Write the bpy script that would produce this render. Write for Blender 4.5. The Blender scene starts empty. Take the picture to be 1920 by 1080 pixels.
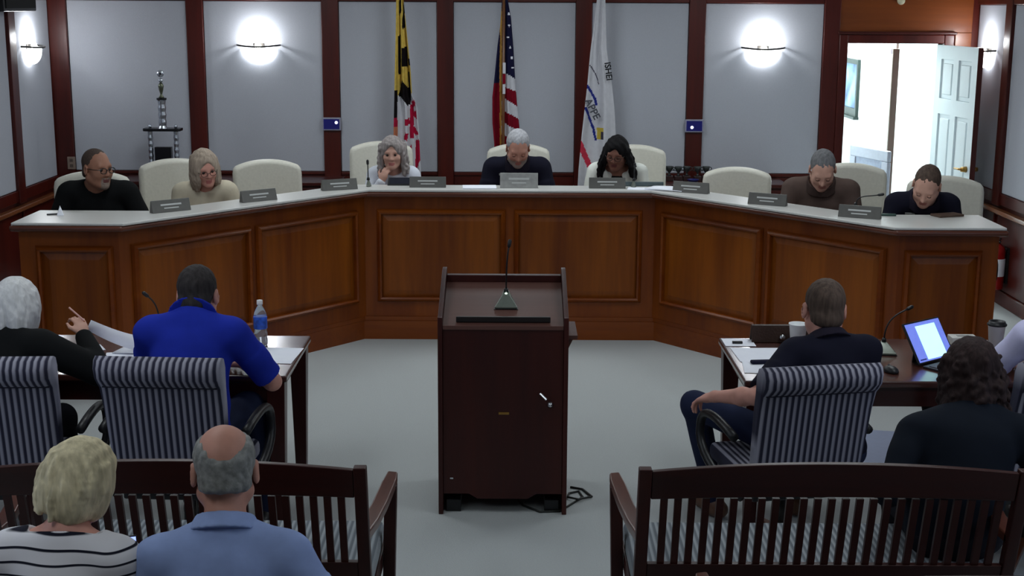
import bpy, math, random
import numpy as np
from mathutils import Vector, Matrix
random.seed(7)
SC = bpy.context.scene
COL = SC.collection

# ---------------------------------------------------------------- camera, world, exposure, lights
F_PX = 2570.0
PITCH, ROLL = math.radians(11.8), math.radians(0.3)
_f = Vector((0, math.cos(PITCH), -math.sin(PITCH)))
_r0 = Vector((1, 0, 0)); _u0 = Vector((0, math.sin(PITCH), math.cos(PITCH)))
_r = math.cos(ROLL) * _r0 + math.sin(ROLL) * _u0
_u = -math.sin(ROLL) * _r0 + math.cos(ROLL) * _u0
cam_d = bpy.data.cameras.new('camera'); cam = bpy.data.objects.new('camera', cam_d); COL.objects.link(cam)
cam_d.sensor_width = 36.0; cam_d.lens = F_PX / 1920 * 36
cam_d.clip_start = 0.05; cam_d.clip_end = 100
m = Matrix(((_r.x, _u.x, -_f.x, 0), (_r.y, _u.y, -_f.y, 0), (_r.z, _u.z, -_f.z, 2.4), (0, 0, 0, 1)))
cam.matrix_world = m
SC.camera = cam
SC.view_settings.view_transform = 'Standard'; SC.view_settings.look = 'None'
SC.view_settings.exposure = 0.0; SC.view_settings.gamma = 1.0; SC.view_settings.use_curve_mapping = False
w = bpy.data.worlds.new('world'); SC.world = w; w.use_nodes = True
w.node_tree.nodes['Background'].inputs[0].default_value = (0.55, 0.62, 0.75, 1)
w.node_tree.nodes['Background'].inputs[1].default_value = 0.3

def area_light(name, loc, sx, sy, power, color, rot=(0, 0, 0)):
    d = bpy.data.lights.new(name, 'AREA'); d.shape = 'RECTANGLE'; d.size = sx; d.size_y = sy
    d.energy = power; d.color = color
    o = bpy.data.objects.new(name, d); COL.objects.link(o); o.location = loc; o.rotation_euler = rot
    return o
COOL = (0.90, 0.97, 1.0)
TROFFERS = [(-1.9, 7.6), (1.9, 7.6), (-1.9, 10.2), (1.9, 10.2), (-1.9, 5.0), (1.9, 5.0), (0, 9.9), (-1.9, 2.3), (1.9, 2.3)]
TROFFER_POWER = [13, 13, 9, 9, 12, 12, 16, 10, 9]
for (x, y), pw in zip(TROFFERS, TROFFER_POWER):
    area_light('ceiling_lamp', (x, y, 2.965), 0.56, 1.16, pw, COOL)
# bluish side fill for the front benches; its two unseen windows are added
area_light('window_side_fill', (-3.93, 3.8, 1.62), 1.15, 1.05, 7, (0.70, 0.82, 1.0), (0, math.radians(-90), 0))
area_light('window_side_fill', (3.93, 3.8, 1.62), 1.15, 1.05, 10, (0.70, 0.82, 1.0), (0, math.radians(90), 0))
area_light('hall_lamp', (3.6, 13.6, 2.75), 1.2, 1.6, 330, (0.86, 0.97, 1.0))

# ---------------------------------------------------------------- materials
MATS = {}
def _new(name):
    mt = bpy.data.materials.new(name); mt.use_nodes = True
    return mt, mt.node_tree, mt.node_tree.nodes['Principled BSDF']
def L(c):  # srgb 0-255 -> linear
    out = []
    for v in c:
        v = v / 255.0
        out.append(v / 12.92 if v <= 0.04045 else ((v + 0.055) / 1.055) ** 2.4)
    return tuple(out) + (1,)
def mat(name, c, rough=0.6, metal=0.0, var=0.12, scale=30, bump=0.0, stretch=(1, 1, 1), coat=0.0, trans=0.0, emit=None, estr=0, spec=0.5, ior=1.45):
    if name in MATS: return MATS[name]
    mt, nt, p = _new(name)
    p.inputs['Roughness'].default_value = rough; p.inputs['Metallic'].default_value = metal
    p.inputs['Specular IOR Level'].default_value = spec
    p.inputs['Coat Weight'].default_value = coat; p.inputs['Coat Roughness'].default_value = 0.12
    p.inputs['Transmission Weight'].default_value = trans; p.inputs['IOR'].default_value = ior
    tc = nt.nodes.new('ShaderNodeTexCoord'); mp = nt.nodes.new('ShaderNodeMapping'); mp.inputs['Scale'].default_value = stretch
    nz = nt.nodes.new('ShaderNodeTexNoise'); nz.inputs['Scale'].default_value = scale; nz.inputs['Detail'].default_value = 4
    nt.links.new(tc.outputs['Object'], mp.inputs[0]); nt.links.new(mp.outputs[0], nz.inputs['Vector'])
    cr = nt.nodes.new('ShaderNodeValToRGB')
    lc = L(c)
    cr.color_ramp.elements[0].position = 0.3; cr.color_ramp.elements[1].position = 0.7
    cr.color_ramp.elements[0].color = tuple(v * (1 - var) for v in lc[:3]) + (1,)
    cr.color_ramp.elements[1].color = tuple(min(1, v * (1 + var)) for v in lc[:3]) + (1,)
    nt.links.new(nz.outputs['Fac'], cr.inputs[0]); nt.links.new(cr.outputs[0], p.inputs['Base Color'])
    if bump:
        b = nt.nodes.new('ShaderNodeBump'); b.inputs['Strength'].default_value = bump; b.inputs['Distance'].default_value = 0.01
        nt.links.new(nz.outputs['Fac'], b.inputs['Height']); nt.links.new(b.outputs[0], p.inputs['Normal'])
    if emit:
        p.inputs['Emission Color'].default_value = L(emit); p.inputs['Emission Strength'].default_value = estr
    MATS[name] = mt
    return mt
def wood(name, c1, c2, axis='z', scale=6.0, rough=0.35, coat=0.3, spec=0.3):
    if name in MATS: return MATS[name]
    mt, nt, p = _new(name)
    tc = nt.nodes.new('ShaderNodeTexCoord'); mp = nt.nodes.new('ShaderNodeMapping')
    s = {'x': (0.08, 1, 1), 'y': (1, 0.08, 1), 'z': (1, 1, 0.08)}[axis]
    mp.inputs['Scale'].default_value = s
    nz = nt.nodes.new('ShaderNodeTexNoise'); nz.inputs['Scale'].default_value = scale; nz.inputs['Detail'].default_value = 6; nz.inputs['Distortion'].default_value = 0.4
    n2 = nt.nodes.new('ShaderNodeTexNoise'); n2.inputs['Scale'].default_value = scale * 9; n2.inputs['Detail'].default_value = 5
    mx = nt.nodes.new('ShaderNodeMath'); mx.operation = 'MULTIPLY_ADD'; mx.inputs[1].default_value = 0.35
    nt.links.new(tc.outputs['Object'], mp.inputs[0])
    nt.links.new(mp.outputs[0], nz.inputs['Vector']); nt.links.new(mp.outputs[0], n2.inputs['Vector'])
    nt.links.new(n2.outputs['Fac'], mx.inputs[0]); nt.links.new(nz.outputs['Fac'], mx.inputs[2])
    cr = nt.nodes.new('ShaderNodeValToRGB')
    cr.color_ramp.elements[0].position = 0.45; cr.color_ramp.elements[1].position = 0.85
    cr.color_ramp.elements[0].color = L(c1); cr.color_ramp.elements[1].color = L(c2)
    nt.links.new(mx.outputs[0], cr.inputs[0]); nt.links.new(cr.outputs[0], p.inputs['Base Color'])
    p.inputs['Roughness'].default_value = rough; p.inputs['Coat Weight'].default_value = coat; p.inputs['Coat Roughness'].default_value = 0.25
    p.inputs['Specular IOR Level'].default_value = spec
    MATS[name] = mt
    return mt
def stripes(name, ca, cb, period, axis='X', duty=0.5, rough=0.85, warp=0.0, offset=0.0, soft=0.12, mid=None):
    """soft-edged stripes along one object axis (woven fabric, printed knit)"""
    if name in MATS: return MATS[name]
    mt, nt, p = _new(name)
    tc = nt.nodes.new('ShaderNodeTexCoord'); sp = nt.nodes.new('ShaderNodeSeparateXYZ')
    nt.links.new(tc.outputs['Object'], sp.inputs[0])
    src = sp.outputs[axis]
    if warp:
        nz = nt.nodes.new('ShaderNodeTexNoise'); nz.inputs['Scale'].default_value = 4.0; nz.inputs['Detail'].default_value = 1
        nt.links.new(tc.outputs['Object'], nz.inputs['Vector'])
        ma = nt.nodes.new('ShaderNodeMath'); ma.operation = 'MULTIPLY_ADD'; ma.inputs[1].default_value = warp
        nt.links.new(nz.outputs['Fac'], ma.inputs[0]); nt.links.new(src, ma.inputs[2]); src = ma.outputs[0]
    dv = nt.nodes.new('ShaderNodeMath'); dv.operation = 'MULTIPLY_ADD'; dv.inputs[1].default_value = 1.0 / period; dv.inputs[2].default_value = offset + 50
    fr = nt.nodes.new('ShaderNodeMath'); fr.operation = 'FRACT'
    nt.links.new(src, dv.inputs[0]); nt.links.new(dv.outputs[0], fr.inputs[0])
    cr = nt.nodes.new('ShaderNodeValToRGB'); e = cr.color_ramp.elements
    e[0].position = 0.0; e[0].color = L(cb); e[1].position = 1.0; e[1].color = L(cb)
    for pos, c in ((max(0.001, soft * 0.5), ca), (duty - soft * 0.5, ca), (duty + soft * 0.5, cb), (1 - soft * 0.5, cb)):
        x = e.new(min(max(pos, 0.002), 0.998)); x.color = L(c)
    if mid:
        x = e.new(duty * 0.5); x.color = L(mid)
    nt.links.new(fr.outputs[0], cr.inputs[0]); nt.links.new(cr.outputs[0], p.inputs['Base Color'])
    p.inputs['Roughness'].default_value = rough; p.inputs['Specular IOR Level'].default_value = 0.2
    MATS[name] = mt
    return mt

# ---------------------------------------------------------------- mesh builder
class MB:
    def __init__(s): s.v = []; s.f = []
    def add(s, vs, fs):
        o = len(s.v); s.v += [tuple(p) for p in vs]; s.f += [tuple(i + o for i in f) for f in fs]; return s
    def box(s, x0, x1, y0, y1, z0, z1):
        vs = [(x0, y0, z0), (x1, y0, z0), (x1, y1, z0), (x0, y1, z0), (x0, y0, z1), (x1, y0, z1), (x1, y1, z1), (x0, y1, z1)]
        return s.add(vs, [(3, 2, 1, 0), (4, 5, 6, 7), (0, 1, 5, 4), (1, 2, 6, 5), (2, 3, 7, 6), (3, 0, 4, 7)])
    def obox(s, c, ax, ay, az):
        """box from centre and three half-axis vectors"""
        c, ax, ay, az = Vector(c), Vector(ax), Vector(ay), Vector(az)
        vs = [c - ax - ay - az, c + ax - ay - az, c + ax + ay - az, c - ax + ay - az, c - ax - ay + az, c + ax - ay + az, c + ax + ay + az, c - ax + ay + az]
        return s.add(vs, [(3, 2, 1, 0), (4, 5, 6, 7), (0, 1, 5, 4), (1, 2, 6, 5), (2, 3, 7, 6), (3, 0, 4, 7)])
    def bar(s, a, b, w, d, wb=None, db=None, up=(0, 1, 0)):
        """rectangular bar from a to b, w across, d along 'up'"""
        a, b = Vector(a), Vector(b); t = (b - a).normalized(); u = Vector(up); u = (u - t * u.dot(t)).normalized(); r = t.cross(u)
        wb = w if wb is None else wb; db = d if db is None else db
        vs = []
        for p, ww, dd in ((a, w, d), (b, wb, db)):
            vs += [p - r * ww / 2 - u * dd / 2, p + r * ww / 2 - u * dd / 2, p + r * ww / 2 + u * dd / 2, p - r * ww / 2 + u * dd / 2]
        return s.add(vs, [(0, 1, 2, 3), (7, 6, 5, 4), (4, 5, 1, 0), (5, 6, 2, 1), (6, 7, 3, 2), (7, 4, 0, 3)])
    def tube(s, pts, r, n=10, rs=None, cap=True):
        pts = [Vector(p) for p in pts]; rings = []
        up = Vector((0.13, 0.31, 0.94))
        for i, p in enumerate(pts):
            t = (pts[min(i + 1, len(pts) - 1)] - pts[max(i - 1, 0)]).normalized()
            if i == 0: u = t.orthogonal().normalized()
            else: u = (u - t * u.dot(t)).normalized()
            v = t.cross(u); rr = rs[i] if rs else r
            rings.append([p + (u * math.cos(2 * math.pi * k / n) + v * math.sin(2 * math.pi * k / n)) * rr for k in range(n)])
        vs = [q for ring in rings for q in ring]; fs = []
        for i in range(len(rings) - 1):
            for k in range(n):
                a, b = i * n + k, i * n + (k + 1) % n
                fs.append((a, b, b + n, a + n))
        if cap: fs += [tuple(range(n - 1, -1, -1)), tuple(range((len(rings) - 1) * n, len(rings) * n))]
        return s.add(vs, fs)
    def cyl(s, a, b, r0, r1=None, n=16): return s.tube([a, b], r0, n, rs=[r0, r0 if r1 is None else r1])
    def lathe(s, prof, n=24, c=(0, 0, 0)):
        vs = []; fs = []
        for r, z in prof:
            vs += [(c[0] + r * math.cos(2 * math.pi * k / n), c[1] + r * math.sin(2 * math.pi * k / n), c[2] + z) for k in range(n)]
        for i in range(len(prof) - 1):
            for k in range(n):
                a, b = i * n + k, i * n + (k + 1) % n
                fs.append((a, b, b + n, a + n))
        fs += [tuple(range(n - 1, -1, -1)), tuple(range((len(prof) - 1) * n, len(prof) * n))]
        return s.add(vs, fs)
    def prism(s, poly, z0, z1):
        n = len(poly)
        vs = [(x, y, z0) for x, y in poly] + [(x, y, z1) for x, y in poly]
        fs = [tuple(range(n - 1, -1, -1)), tuple(range(n, 2 * n))] + [(i, (i + 1) % n, (i + 1) % n + n, i + n) for i in range(n)]
        return s.add(vs, fs)
    def slab(s, poly3, off):
        """extrude a planar polygon (3-D points) by the vector off"""
        n = len(poly3); off = Vector(off)
        vs = [Vector(p) for p in poly3] + [Vector(p) + off for p in poly3]
        fs = [tuple(range(n - 1, -1, -1)), tuple(range(n, 2 * n))] + [(i, (i + 1) % n, (i + 1) % n + n, i + n) for i in range(n)]
        return s.add(vs, fs)
    def build(s, name, m, parent=None, smooth=False, bevel=0, seg=2, loc=None, rot=None, subsurf=0, fix=True):
        me = bpy.data.meshes.new(name); me.from_pydata([tuple(p) for p in s.v], [], s.f)
        if fix:
            import bmesh
            bm = bmesh.new(); bm.from_mesh(me); bmesh.ops.recalc_face_normals(bm, faces=bm.faces); bm.to_mesh(me); bm.free()
        for mm in (m if isinstance(m, (list, tuple)) else [m]): me.materials.append(mm)
        o = bpy.data.objects.new(name, me); COL.objects.link(o)
        if smooth: me.polygons.foreach_set('use_smooth', [True] * len(me.polygons))
        if parent: o.parent = parent
        if loc: o.location = loc
        if rot: o.rotation_euler = rot
        if bevel:
            b = o.modifiers.new('bevel', 'BEVEL'); b.width = bevel; b.segments = seg; b.limit_method = 'ANGLE'; b.angle_limit = math.radians(40)
            me.polygons.foreach_set('use_smooth', [True] * len(me.polygons))
            b.harden_normals = False
            wn = o.modifiers.new('wn', 'WEIGHTED_NORMAL'); wn.keep_sharp = True
        if subsurf:
            ss = o.modifiers.new('sub', 'SUBSURF'); ss.levels = ss.render_levels = subsurf
        return o
def tag(o, label=None, cat=None, group=None, kind=None):
    if label: o['label'] = label
    if cat: o['category'] = cat
    if group: o['group'] = group
    if kind: o['kind'] = kind
    return o
def thing(name, label, cat, loc=(0, 0, 0), rz=0.0, group=None):
    o = bpy.data.objects.new(name, None); COL.objects.link(o); o.location = loc; o.rotation_euler = (0, 0, rz)
    o.empty_display_size = 0.1
    return tag(o, label, cat, group)
def copy_tree(o, parent=None):
    c = o.copy(); COL.objects.link(c)
    if parent: c.parent = parent
    for ch in list(o.children): copy_tree(ch, c)
    return c
def bez(p0, p1, p2, p3, n=12):
    p0, p1, p2, p3 = map(Vector, (p0, p1, p2, p3)); out = []
    for i in range(n + 1):
        t = i / n; out.append(p0 * (1 - t) ** 3 + p1 * 3 * t * (1 - t) ** 2 + p2 * 3 * t * t * (1 - t) + p3 * t ** 3)
    return out
R = math.radians
# ---------------------------------------------------------------- palette
dark_wood = wood('dark_wood', (58, 14, 10), (84, 24, 14), 'z', 5, 0.4, 0.15)
dark_wood_x = wood('dark_wood_x', (58, 14, 10), (84, 24, 14), 'x', 5, 0.4, 0.15)
header_wood = wood('header_wood', (102, 48, 18), (132, 68, 24), 'x', 3, 0.35, 0.2)
desk_wood = wood('desk_wood', (104, 44, 8), (136, 68, 12), 'z', 4, 0.38, 0.08)
desk_wood_x = wood('desk_wood_x', (104, 44, 8), (130, 64, 12), 'x', 4, 0.32, 0.15)
panel_wood = wood('panel_wood', (98, 44, 6), (140, 74, 12), 'z', 3.2, 0.4, 0.06)
mahogany = wood('mahogany', (46, 12, 10), (68, 20, 14), 'z', 6, 0.35, 0.15)
mahogany_x = wood('mahogany_x', (46, 12, 10), (68, 20, 14), 'x', 6, 0.32, 0.25)
lectern_wood = wood('lectern_wood', (46, 12, 10), (62, 20, 14), 'z', 6, 0.45, 0.08)
lectern_top = wood('lectern_top', (84, 54, 48), (98, 66, 58), 'x', 6, 0.5, 0.1)
panel_fabric = mat('panel_fabric', (186, 189, 198), 0.95, var=0.05, scale=260, bump=0.15, spec=0.1)
laminate = mat('laminate', (205, 204, 200), 0.28, var=0.03, scale=120)
edge_wood = wood('edge_wood', (70, 36, 26), (96, 52, 36), 'x', 5, 0.3, 0.4)
carpet = mat('carpet', (180, 184, 184), 0.97, var=0.05, scale=180, bump=0.25, spec=0.05)
ceiling_white = mat('ceiling_white', (215, 216, 212), 0.9, var=0.03, scale=90, bump=0.1)
wall_paint = mat('wall_paint', (186, 188, 190), 0.85, var=0.03, scale=40)
hall_white = mat('hall_white', (240, 245, 244), 0.8, var=0.01, scale=20)
door_white = mat('door_white', (226, 238, 242), 0.45, var=0.01, scale=20)
black_plastic = mat('black_plastic', (22, 22, 25), 0.42, var=0.1)
dark_metal = mat('dark_metal', (48, 46, 44), 0.35, 0.7, var=0.1)
chrome = mat('chrome', (200, 202, 206), 0.2, 1.0, var=0.05)
silver = mat('silver', (190, 196, 206), 0.25, 0.9, var=0.25, scale=60)
brass = mat('brass', (168, 128, 66), 0.3, 0.9, var=0.1)
cream_leather = mat('cream_leather', (214, 211, 198), 0.5, var=0.04, scale=60, bump=0.08)
paper_white = mat('paper_white', (243, 245, 255), 0.8, var=0.02, scale=15)
white_plastic = mat('white_plastic', (222, 222, 224), 0.4, var=0.03)
grey_plate = mat('grey_plate', (96, 95, 92), 0.4, 0.3, var=0.05)
plate_print = mat('plate_print', (190, 192, 190), 0.5, var=0.03)
mic_grey = mat('mic_grey', (128, 134, 124), 0.35, 0.4, var=0.06)

# ---------------------------------------------------------------- the setting
XL, XR, YB, YF, ZC = -4.0, 4.0, 12.0, -1.2, 3.0
def struct(o): o['kind'] = 'structure'; return o
struct(MB().box(XL - 0.1, 7.2, YF - 0.1, 16.3, -0.1, 0).build('floor', carpet))
struct(MB().box(XL - 0.1, 7.2, YF - 0.1, 16.3, ZC, ZC + 0.1).build('ceiling', ceiling_white))
struct(MB().box(XL, XR, YF - 0.1, YF, 0, ZC).build('wall_front', wall_paint))
# back wall with the doorway cut out (door 2.87..3.70 wide, 2.065 high)
DX0, DX1, DZ = 2.875, 3.70, 2.065
wb = struct(MB().box(XL - 0.1, DX0, YB, YB + 0.12, 0, ZC).box(DX1, XR + 0.1, YB, YB + 0.12, 0, ZC).box(DX0, DX1, YB, YB + 0.12, DZ, ZC).build('wall_back', dark_wood))
for x0, x1 in ((-3.83, -2.805), (-2.66, -1.645), (-1.5, -0.655), (-0.515, 0.536), (0.673, 1.505), (1.647, 2.663)):
    MB().box(x0 + 0.002, x1 - 0.002, YB - 0.022, YB - 0.001, 0.935, 2.395).build('panel', panel_fabric, wb, bevel=0.006)
for x0, x1 in ((-3.995, -3.83), (-2.805, -2.66), (-1.645, -1.5), (-0.655, -0.515), (0.536, 0.673), (1.505, 1.647), (2.663, 2.80)):
    MB().box(x0, x1, YB - 0.05, YB - 0.001, 0.0, 2.99).build('post', dark_wood, wb, bevel=0.006)
for x0, x1 in ((-3.83, -2.805), (-2.66, -1.645), (-1.5, -0.655), (-0.515, 0.536), (0.673, 1.505), (1.647, 2.663)):
    MB().box(x0, x1, YB - 0.045, YB - 0.001, 2.397, 2.52).build('rail', dark_wood_x, wb, bevel=0.005)
    MB().box(x0, x1, YB - 0.03, YB - 0.001, 0.905, 0.933).build('rail', dark_wood_x, wb, bevel=0.004)
    MB().box(x0, x1, YB - 0.018, YB - 0.001, 0.15, 0.903).build('wainscot', dark_wood, wb, bevel=0.004)
MB().box(2.80, 3.94, YB - 0.02, YB - 0.001, 2.16, 2.99).build('header_panel', header_wood, wb, bevel=0.004)
MB().box(3.80, 3.94, YB - 0.02, YB - 0.001, 0.0, 2.158).build('wainscot', header_wood, wb, bevel=0.004)
# door casing and leaf
cs = struct(MB().box(DX0 - 0.075, DX0, YB - 0.055, YB + 0.14, 0, DZ + 0.075).box(DX1, DX1 + 0.085, YB - 0.055, YB + 0.14, 0, DZ + 0.075)
            .box(DX0, DX1, YB - 0.055, YB + 0.14, DZ, DZ + 0.075).build('trim_1', dark_wood, bevel=0.008))
MB().box(DX0 - 0.095, DX1 + 0.1, YB - 0.075, YB - 0.02, DZ + 0.076, DZ + 0.1).build('cap_moulding', dark_wood_x, cs, bevel=0.006)
leaf = bpy.data.objects.new('door_1', None); COL.objects.link(leaf); leaf['kind'] = 'structure'
leaf.location = (3.635, 11.93, 0.012); leaf.rotation_euler = (0, 0, R(-90 + 6.5))
LW, LH, LT = 0.80, 2.045, 0.042
stile = 0.105
# leaf runs along local +x (towards the room); face that shows is local -y
sl = MB()
zs = [(0.22, 0.72), (0.86, 1.47), (1.60, 1.93)]
xs = [(stile, LW / 2 - 0.05), (LW / 2 + 0.05, LW - stile)]
sl.box(0, stile, 0, LT, 0, LH).box(LW - stile, LW, 0, LT, 0, LH).box(LW / 2 - 0.05, LW / 2 + 0.05, 0, LT, 0, LH)
for x0, x1 in xs:
    zz = 0
    for a, b in zs + [(LH, LH)]:
        if a > zz: sl.box(x0, x1, 0, LT, zz, a)
        zz = b
fr_ = sl.build('door_frame', door_white, leaf)
for x0, x1 in xs:
    for a, b in zs:
        MB().box(x0 - 0.001, x1 + 0.001, 0.014, LT - 0.014, a - 0.001, b + 0.001).box(x0 + 0.035, x1 - 0.035, 0.004, LT - 0.004, a + 0.035, b - 0.035).build('panel', door_white, leaf, bevel=0.01)
MB().box(LW + 0.0005, LW + 0.004, 0.0, LT, 0, LH).build('door_edge', dark_wood, leaf)
MB().box(0.0, LW, LT + 0.0005, LT + 0.004, 0, LH).build('door_back', dark_wood, leaf)
hd = MB().cyl((LW - 0.07, 0.0, 1.06), (LW - 0.07, -0.045, 1.06), 0.026, 0.018, 14).tube([(LW - 0.07, -0.045, 1.06), (LW - 0.1, -0.052, 1.06), (LW - 0.185, -0.05, 1.057)], 0.009, 8).build('door_handle', brass, leaf, smooth=True)
MB().cyl((LW - 0.07, LT + 0.004, 1.06), (LW - 0.07, LT + 0.055, 1.06), 0.024, 0.018, 14).tube([(LW - 0.07, LT + 0.05, 1.06), (LW - 0.185, LT + 0.055, 1.057)], 0.009, 8).build('door_handle', brass, leaf, smooth=True)

def side_wall(name, X, s, ys):
    """panelled side wall; s = +1 when the room lies towards +x"""
    wl = struct(MB().box(min(X, X - 0.1 * s), max(X, X - 0.1 * s), YF - 0.1, YB + 0.02, 0, ZC).build(name, dark_wood))
    def bx(n, m, d, y0, y1, z0, z1, bv=0.006):
        MB().box(min(X + 0.001 * s, X + d * s), max(X + 0.001 * s, X + d * s), y0, y1, z0, z1).build(n, m, wl, bevel=bv)
    for i in range(len(ys) - 1):
        y1, y0 = ys[i], ys[i + 1]
        if abs((y0 + y1) / 2 - 3.8) > 0.1: bx('panel', panel_fabric, 0.022, y0 + 0.075, y1 - 0.075, 0.895, 2.395)
        bx('wainscot', dark_wood, 0.02, y0 + 0.075, y1 - 0.075, 0.12, 0.71)
        bx('rail', dark_wood, 0.045, y0 + 0.075, y1 - 0.075, 2.397, 2.52)
        if i: bx('post', dark_wood, 0.05, y1 - 0.073, y1 + 0.073, 0.79, 2.99)
    bx('chair_rail', wood('rail_wood', (110, 62, 38), (140, 84, 52), 'y', 5, 0.25, 0.6), 0.065, YF, YB - 0.06, 0.725, 0.765, 0.01)
    bx('rail', dark_wood, 0.035, YF, YB - 0.06, 0.80, 0.892, 0.006)
    bx('skirting', dark_wood, 0.035, YF, YB - 0.06, 0.0, 0.118, 0.01)
def unseen_window(name, X, s):  # unseen window with glowing panes on the solid wall, added for bluish side light
    wn = struct(MB().box(min(X, X + 0.05 * s), max(X, X + 0.05 * s), 3.08, 3.2, 0.93, 2.30).box(min(X, X + 0.05 * s), max(X, X + 0.05 * s), 4.4, 4.52, 0.93, 2.30).box(min(X, X + 0.05 * s), max(X, X + 0.05 * s), 3.2, 4.4, 2.18, 2.30).box(min(X, X + 0.05 * s), max(X, X + 0.05 * s), 3.2, 4.4, 0.93, 1.05).build(name, dark_wood, bevel=0.006))
    for y0, y1 in ((3.2, 3.79), (3.81, 4.4)):
        for z0, z1 in ((1.05, 1.605), (1.625, 2.18)):
            MB().box(min(X + 0.012 * s, X + 0.02 * s), max(X + 0.012 * s, X + 0.02 * s), y0, y1, z0, z1).build('pane', mat('glow_pane', (190, 210, 240), 0.1, emit=(170, 200, 255), estr=1.0), wn)
    MB().box(min(X + 0.008 * s, X + 0.03 * s), max(X + 0.008 * s, X + 0.03 * s), 3.79, 3.81, 1.05, 2.18).box(min(X + 0.008 * s, X + 0.03 * s), max(X + 0.008 * s, X + 0.03 * s), 3.2, 4.4, 1.605, 1.625).build('glazing_bar', white_plastic, wn)
unseen_window('unseen_window_1', XL, 1); unseen_window('unseen_window_2', XR, -1)
side_wall('wall_left', XL, 1, [12.0, 10.99, 9.4, 7.8, 6.2, 4.6, 3.0, 1.4, -0.2, -1.2])
side_wall('wall_right', XR, -1, [12.0, 11.15, 9.5, 7.9, 6.2, 4.6, 3.0, 1.4, -0.2, -1.2])
# raised floor behind the desk
struct(MB().prism([(-2.86, 8.55), (-2.2, 8.55), (-1.12, 9.83), (1.08, 9.83), (2.16, 8.55), (2.80, 8.55), (2.80, YB - 0.03), (-2.86, YB - 0.03)], 0.0, 0.15).build('trim_2', carpet))
# corridor beyond the door
struct(MB().box(2.1, 7.2, 16.1, 16.2, 0, ZC).build('wall_hall_back', hall_white))
struct(MB().box(2.1, 2.2, 12.13, 16.1, 0, ZC).build('wall_hall_left', hall_white))
struct(MB().box(6.0, 6.1, 12.13, 16.1, 0, ZC).build('wall_hall_right', hall_white))
hp = struct(MB().box(3.475, 3.497, 12.62, 15.2, 0, 2.6).build('wall_hall_partition', hall_white))
MB().box(3.44, 3.499, 12.585, 12.619, 0.3, 2.0).build('casing', wood('casing_wood', (120, 104, 92), (140, 122, 108), 'z', 5), hp, bevel=0.004)
MB().box(3.445, 3.474, 12.68, 13.6, 1.95, 2.0).build('casing', mat('casing_pale', (214, 206, 224), 0.5, var=0.02), hp, bevel=0.004)
# picture on the corridor partition
pf = thing('framed_picture', 'framed blue and white picture hanging on the bright corridor wall beyond the open door', 'picture', (3.473, 14.16, 1.58))
MB().box(-0.03, -0.002, -0.30, 0.30, -0.30, -0.22).box(-0.03, -0.002, -0.30, 0.30, 0.22, 0.27).box(-0.03, -0.002, -0.30, -0.25, -0.22, 0.22).box(-0.03, -0.002, 0.25, 0.30, -0.22, 0.22).build('frame', mat('frame_green', (30, 44, 40), 0.4), pf)
MB().box(-0.012, -0.003, -0.25, 0.25, -0.22, 0.22).build('print', mat('picture_print', (120, 150, 205), 0.6, var=0.75, scale=4.5), pf)
MB().box(-0.055, -0.002, -0.33, 0.33, -0.325, -0.301).build('ledge', MATS['frame_green'], pf)
# corridor bench chair
hb = thing('hall_chair', 'grey panelled wooden chair standing in the bright corridor beyond the open door', 'chair', (3.12, 12.56, 0), R(108))
pale = mat('pale_chair', (176, 182, 196), 0.5, var=0.05)
MB().box(-0.32, 0.32, -0.20, -0.16, 0.45, 0.62).box(-0.32, 0.32, -0.20, -0.16, 1.0, 1.10).box(-0.32, -0.22, -0.20, -0.16, 0.62, 1.0).box(0.22, 0.32, -0.20, -0.16, 0.62, 1.0).build('backrest', pale, hb, bevel=0.01)
MB().box(-0.22, 0.22, -0.188, -0.172, 0.62, 1.0).build('back_panel', mat('pale_chair_inset', (146, 156, 176), 0.6), hb)
MB().box(-0.33, 0.33, -0.20, 0.22, 0.41, 0.45).build('seat', pale, hb, bevel=0.01)
for sx in (-1, 1):
    MB().bar((sx * 0.30, -0.18, 0), (sx * 0.30, -0.18, 0.45), 0.045, 0.045).build('leg', wood('chair_pale_wood', (126, 112, 98), (146, 130, 114)), hb)
    MB().bar((sx * 0.30, 0.19, 0), (sx * 0.30, 0.19, 0.45), 0.045, 0.045).build('leg', MATS['chair_pale_wood'], hb)
    MB().bar((sx * 0.335, -0.16, 0.68), (sx * 0.335, 0.2, 0.68), 0.04, 0.035, up=(0, 0, 1)).bar((sx * 0.335, 0.18, 0.45), (sx * 0.335, 0.18, 0.68), 0.035, 0.035).build('armrest', MATS['chair_pale_wood'], hb)

# ceiling light fixtures that carry the area lamps
fix_frame = mat('fixture_white', (228, 228, 226), 0.5)
OVER = ['over the man in the blue polo', 'over the fair-haired man', 'over the chairs near the trophy', 'over the chairs near the open door', 'over the table with the water bottle', 'over the table with the lit tablet', 'over the middle of the council desk', 'over the striped-top woman on the bench', 'over the empty bench nearest the camera']
for i, (x, y) in enumerate(TROFFERS):
    c = thing('ceiling_light', 'recessed white ceiling light ' + OVER[i], 'light', (x, y, ZC), 0, 'ceiling lights')
    MB().box(-0.31, -0.285, -0.61, 0.61, -0.03, -0.001).box(0.285, 0.31, -0.61, 0.61, -0.03, -0.001).box(-0.285, 0.285, -0.61, -0.585, -0.03, -0.001).box(-0.285, 0.285, 0.585, 0.61, -0.03, -0.001).build('frame', fix_frame, c)
    MB().box(-0.284, 0.284, -0.584, 0.584, -0.012, -0.002).build('diffuser', mat('diffuser', (240, 244, 245), 0.5, emit=(240, 248, 255), estr=2.0), c)

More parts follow.
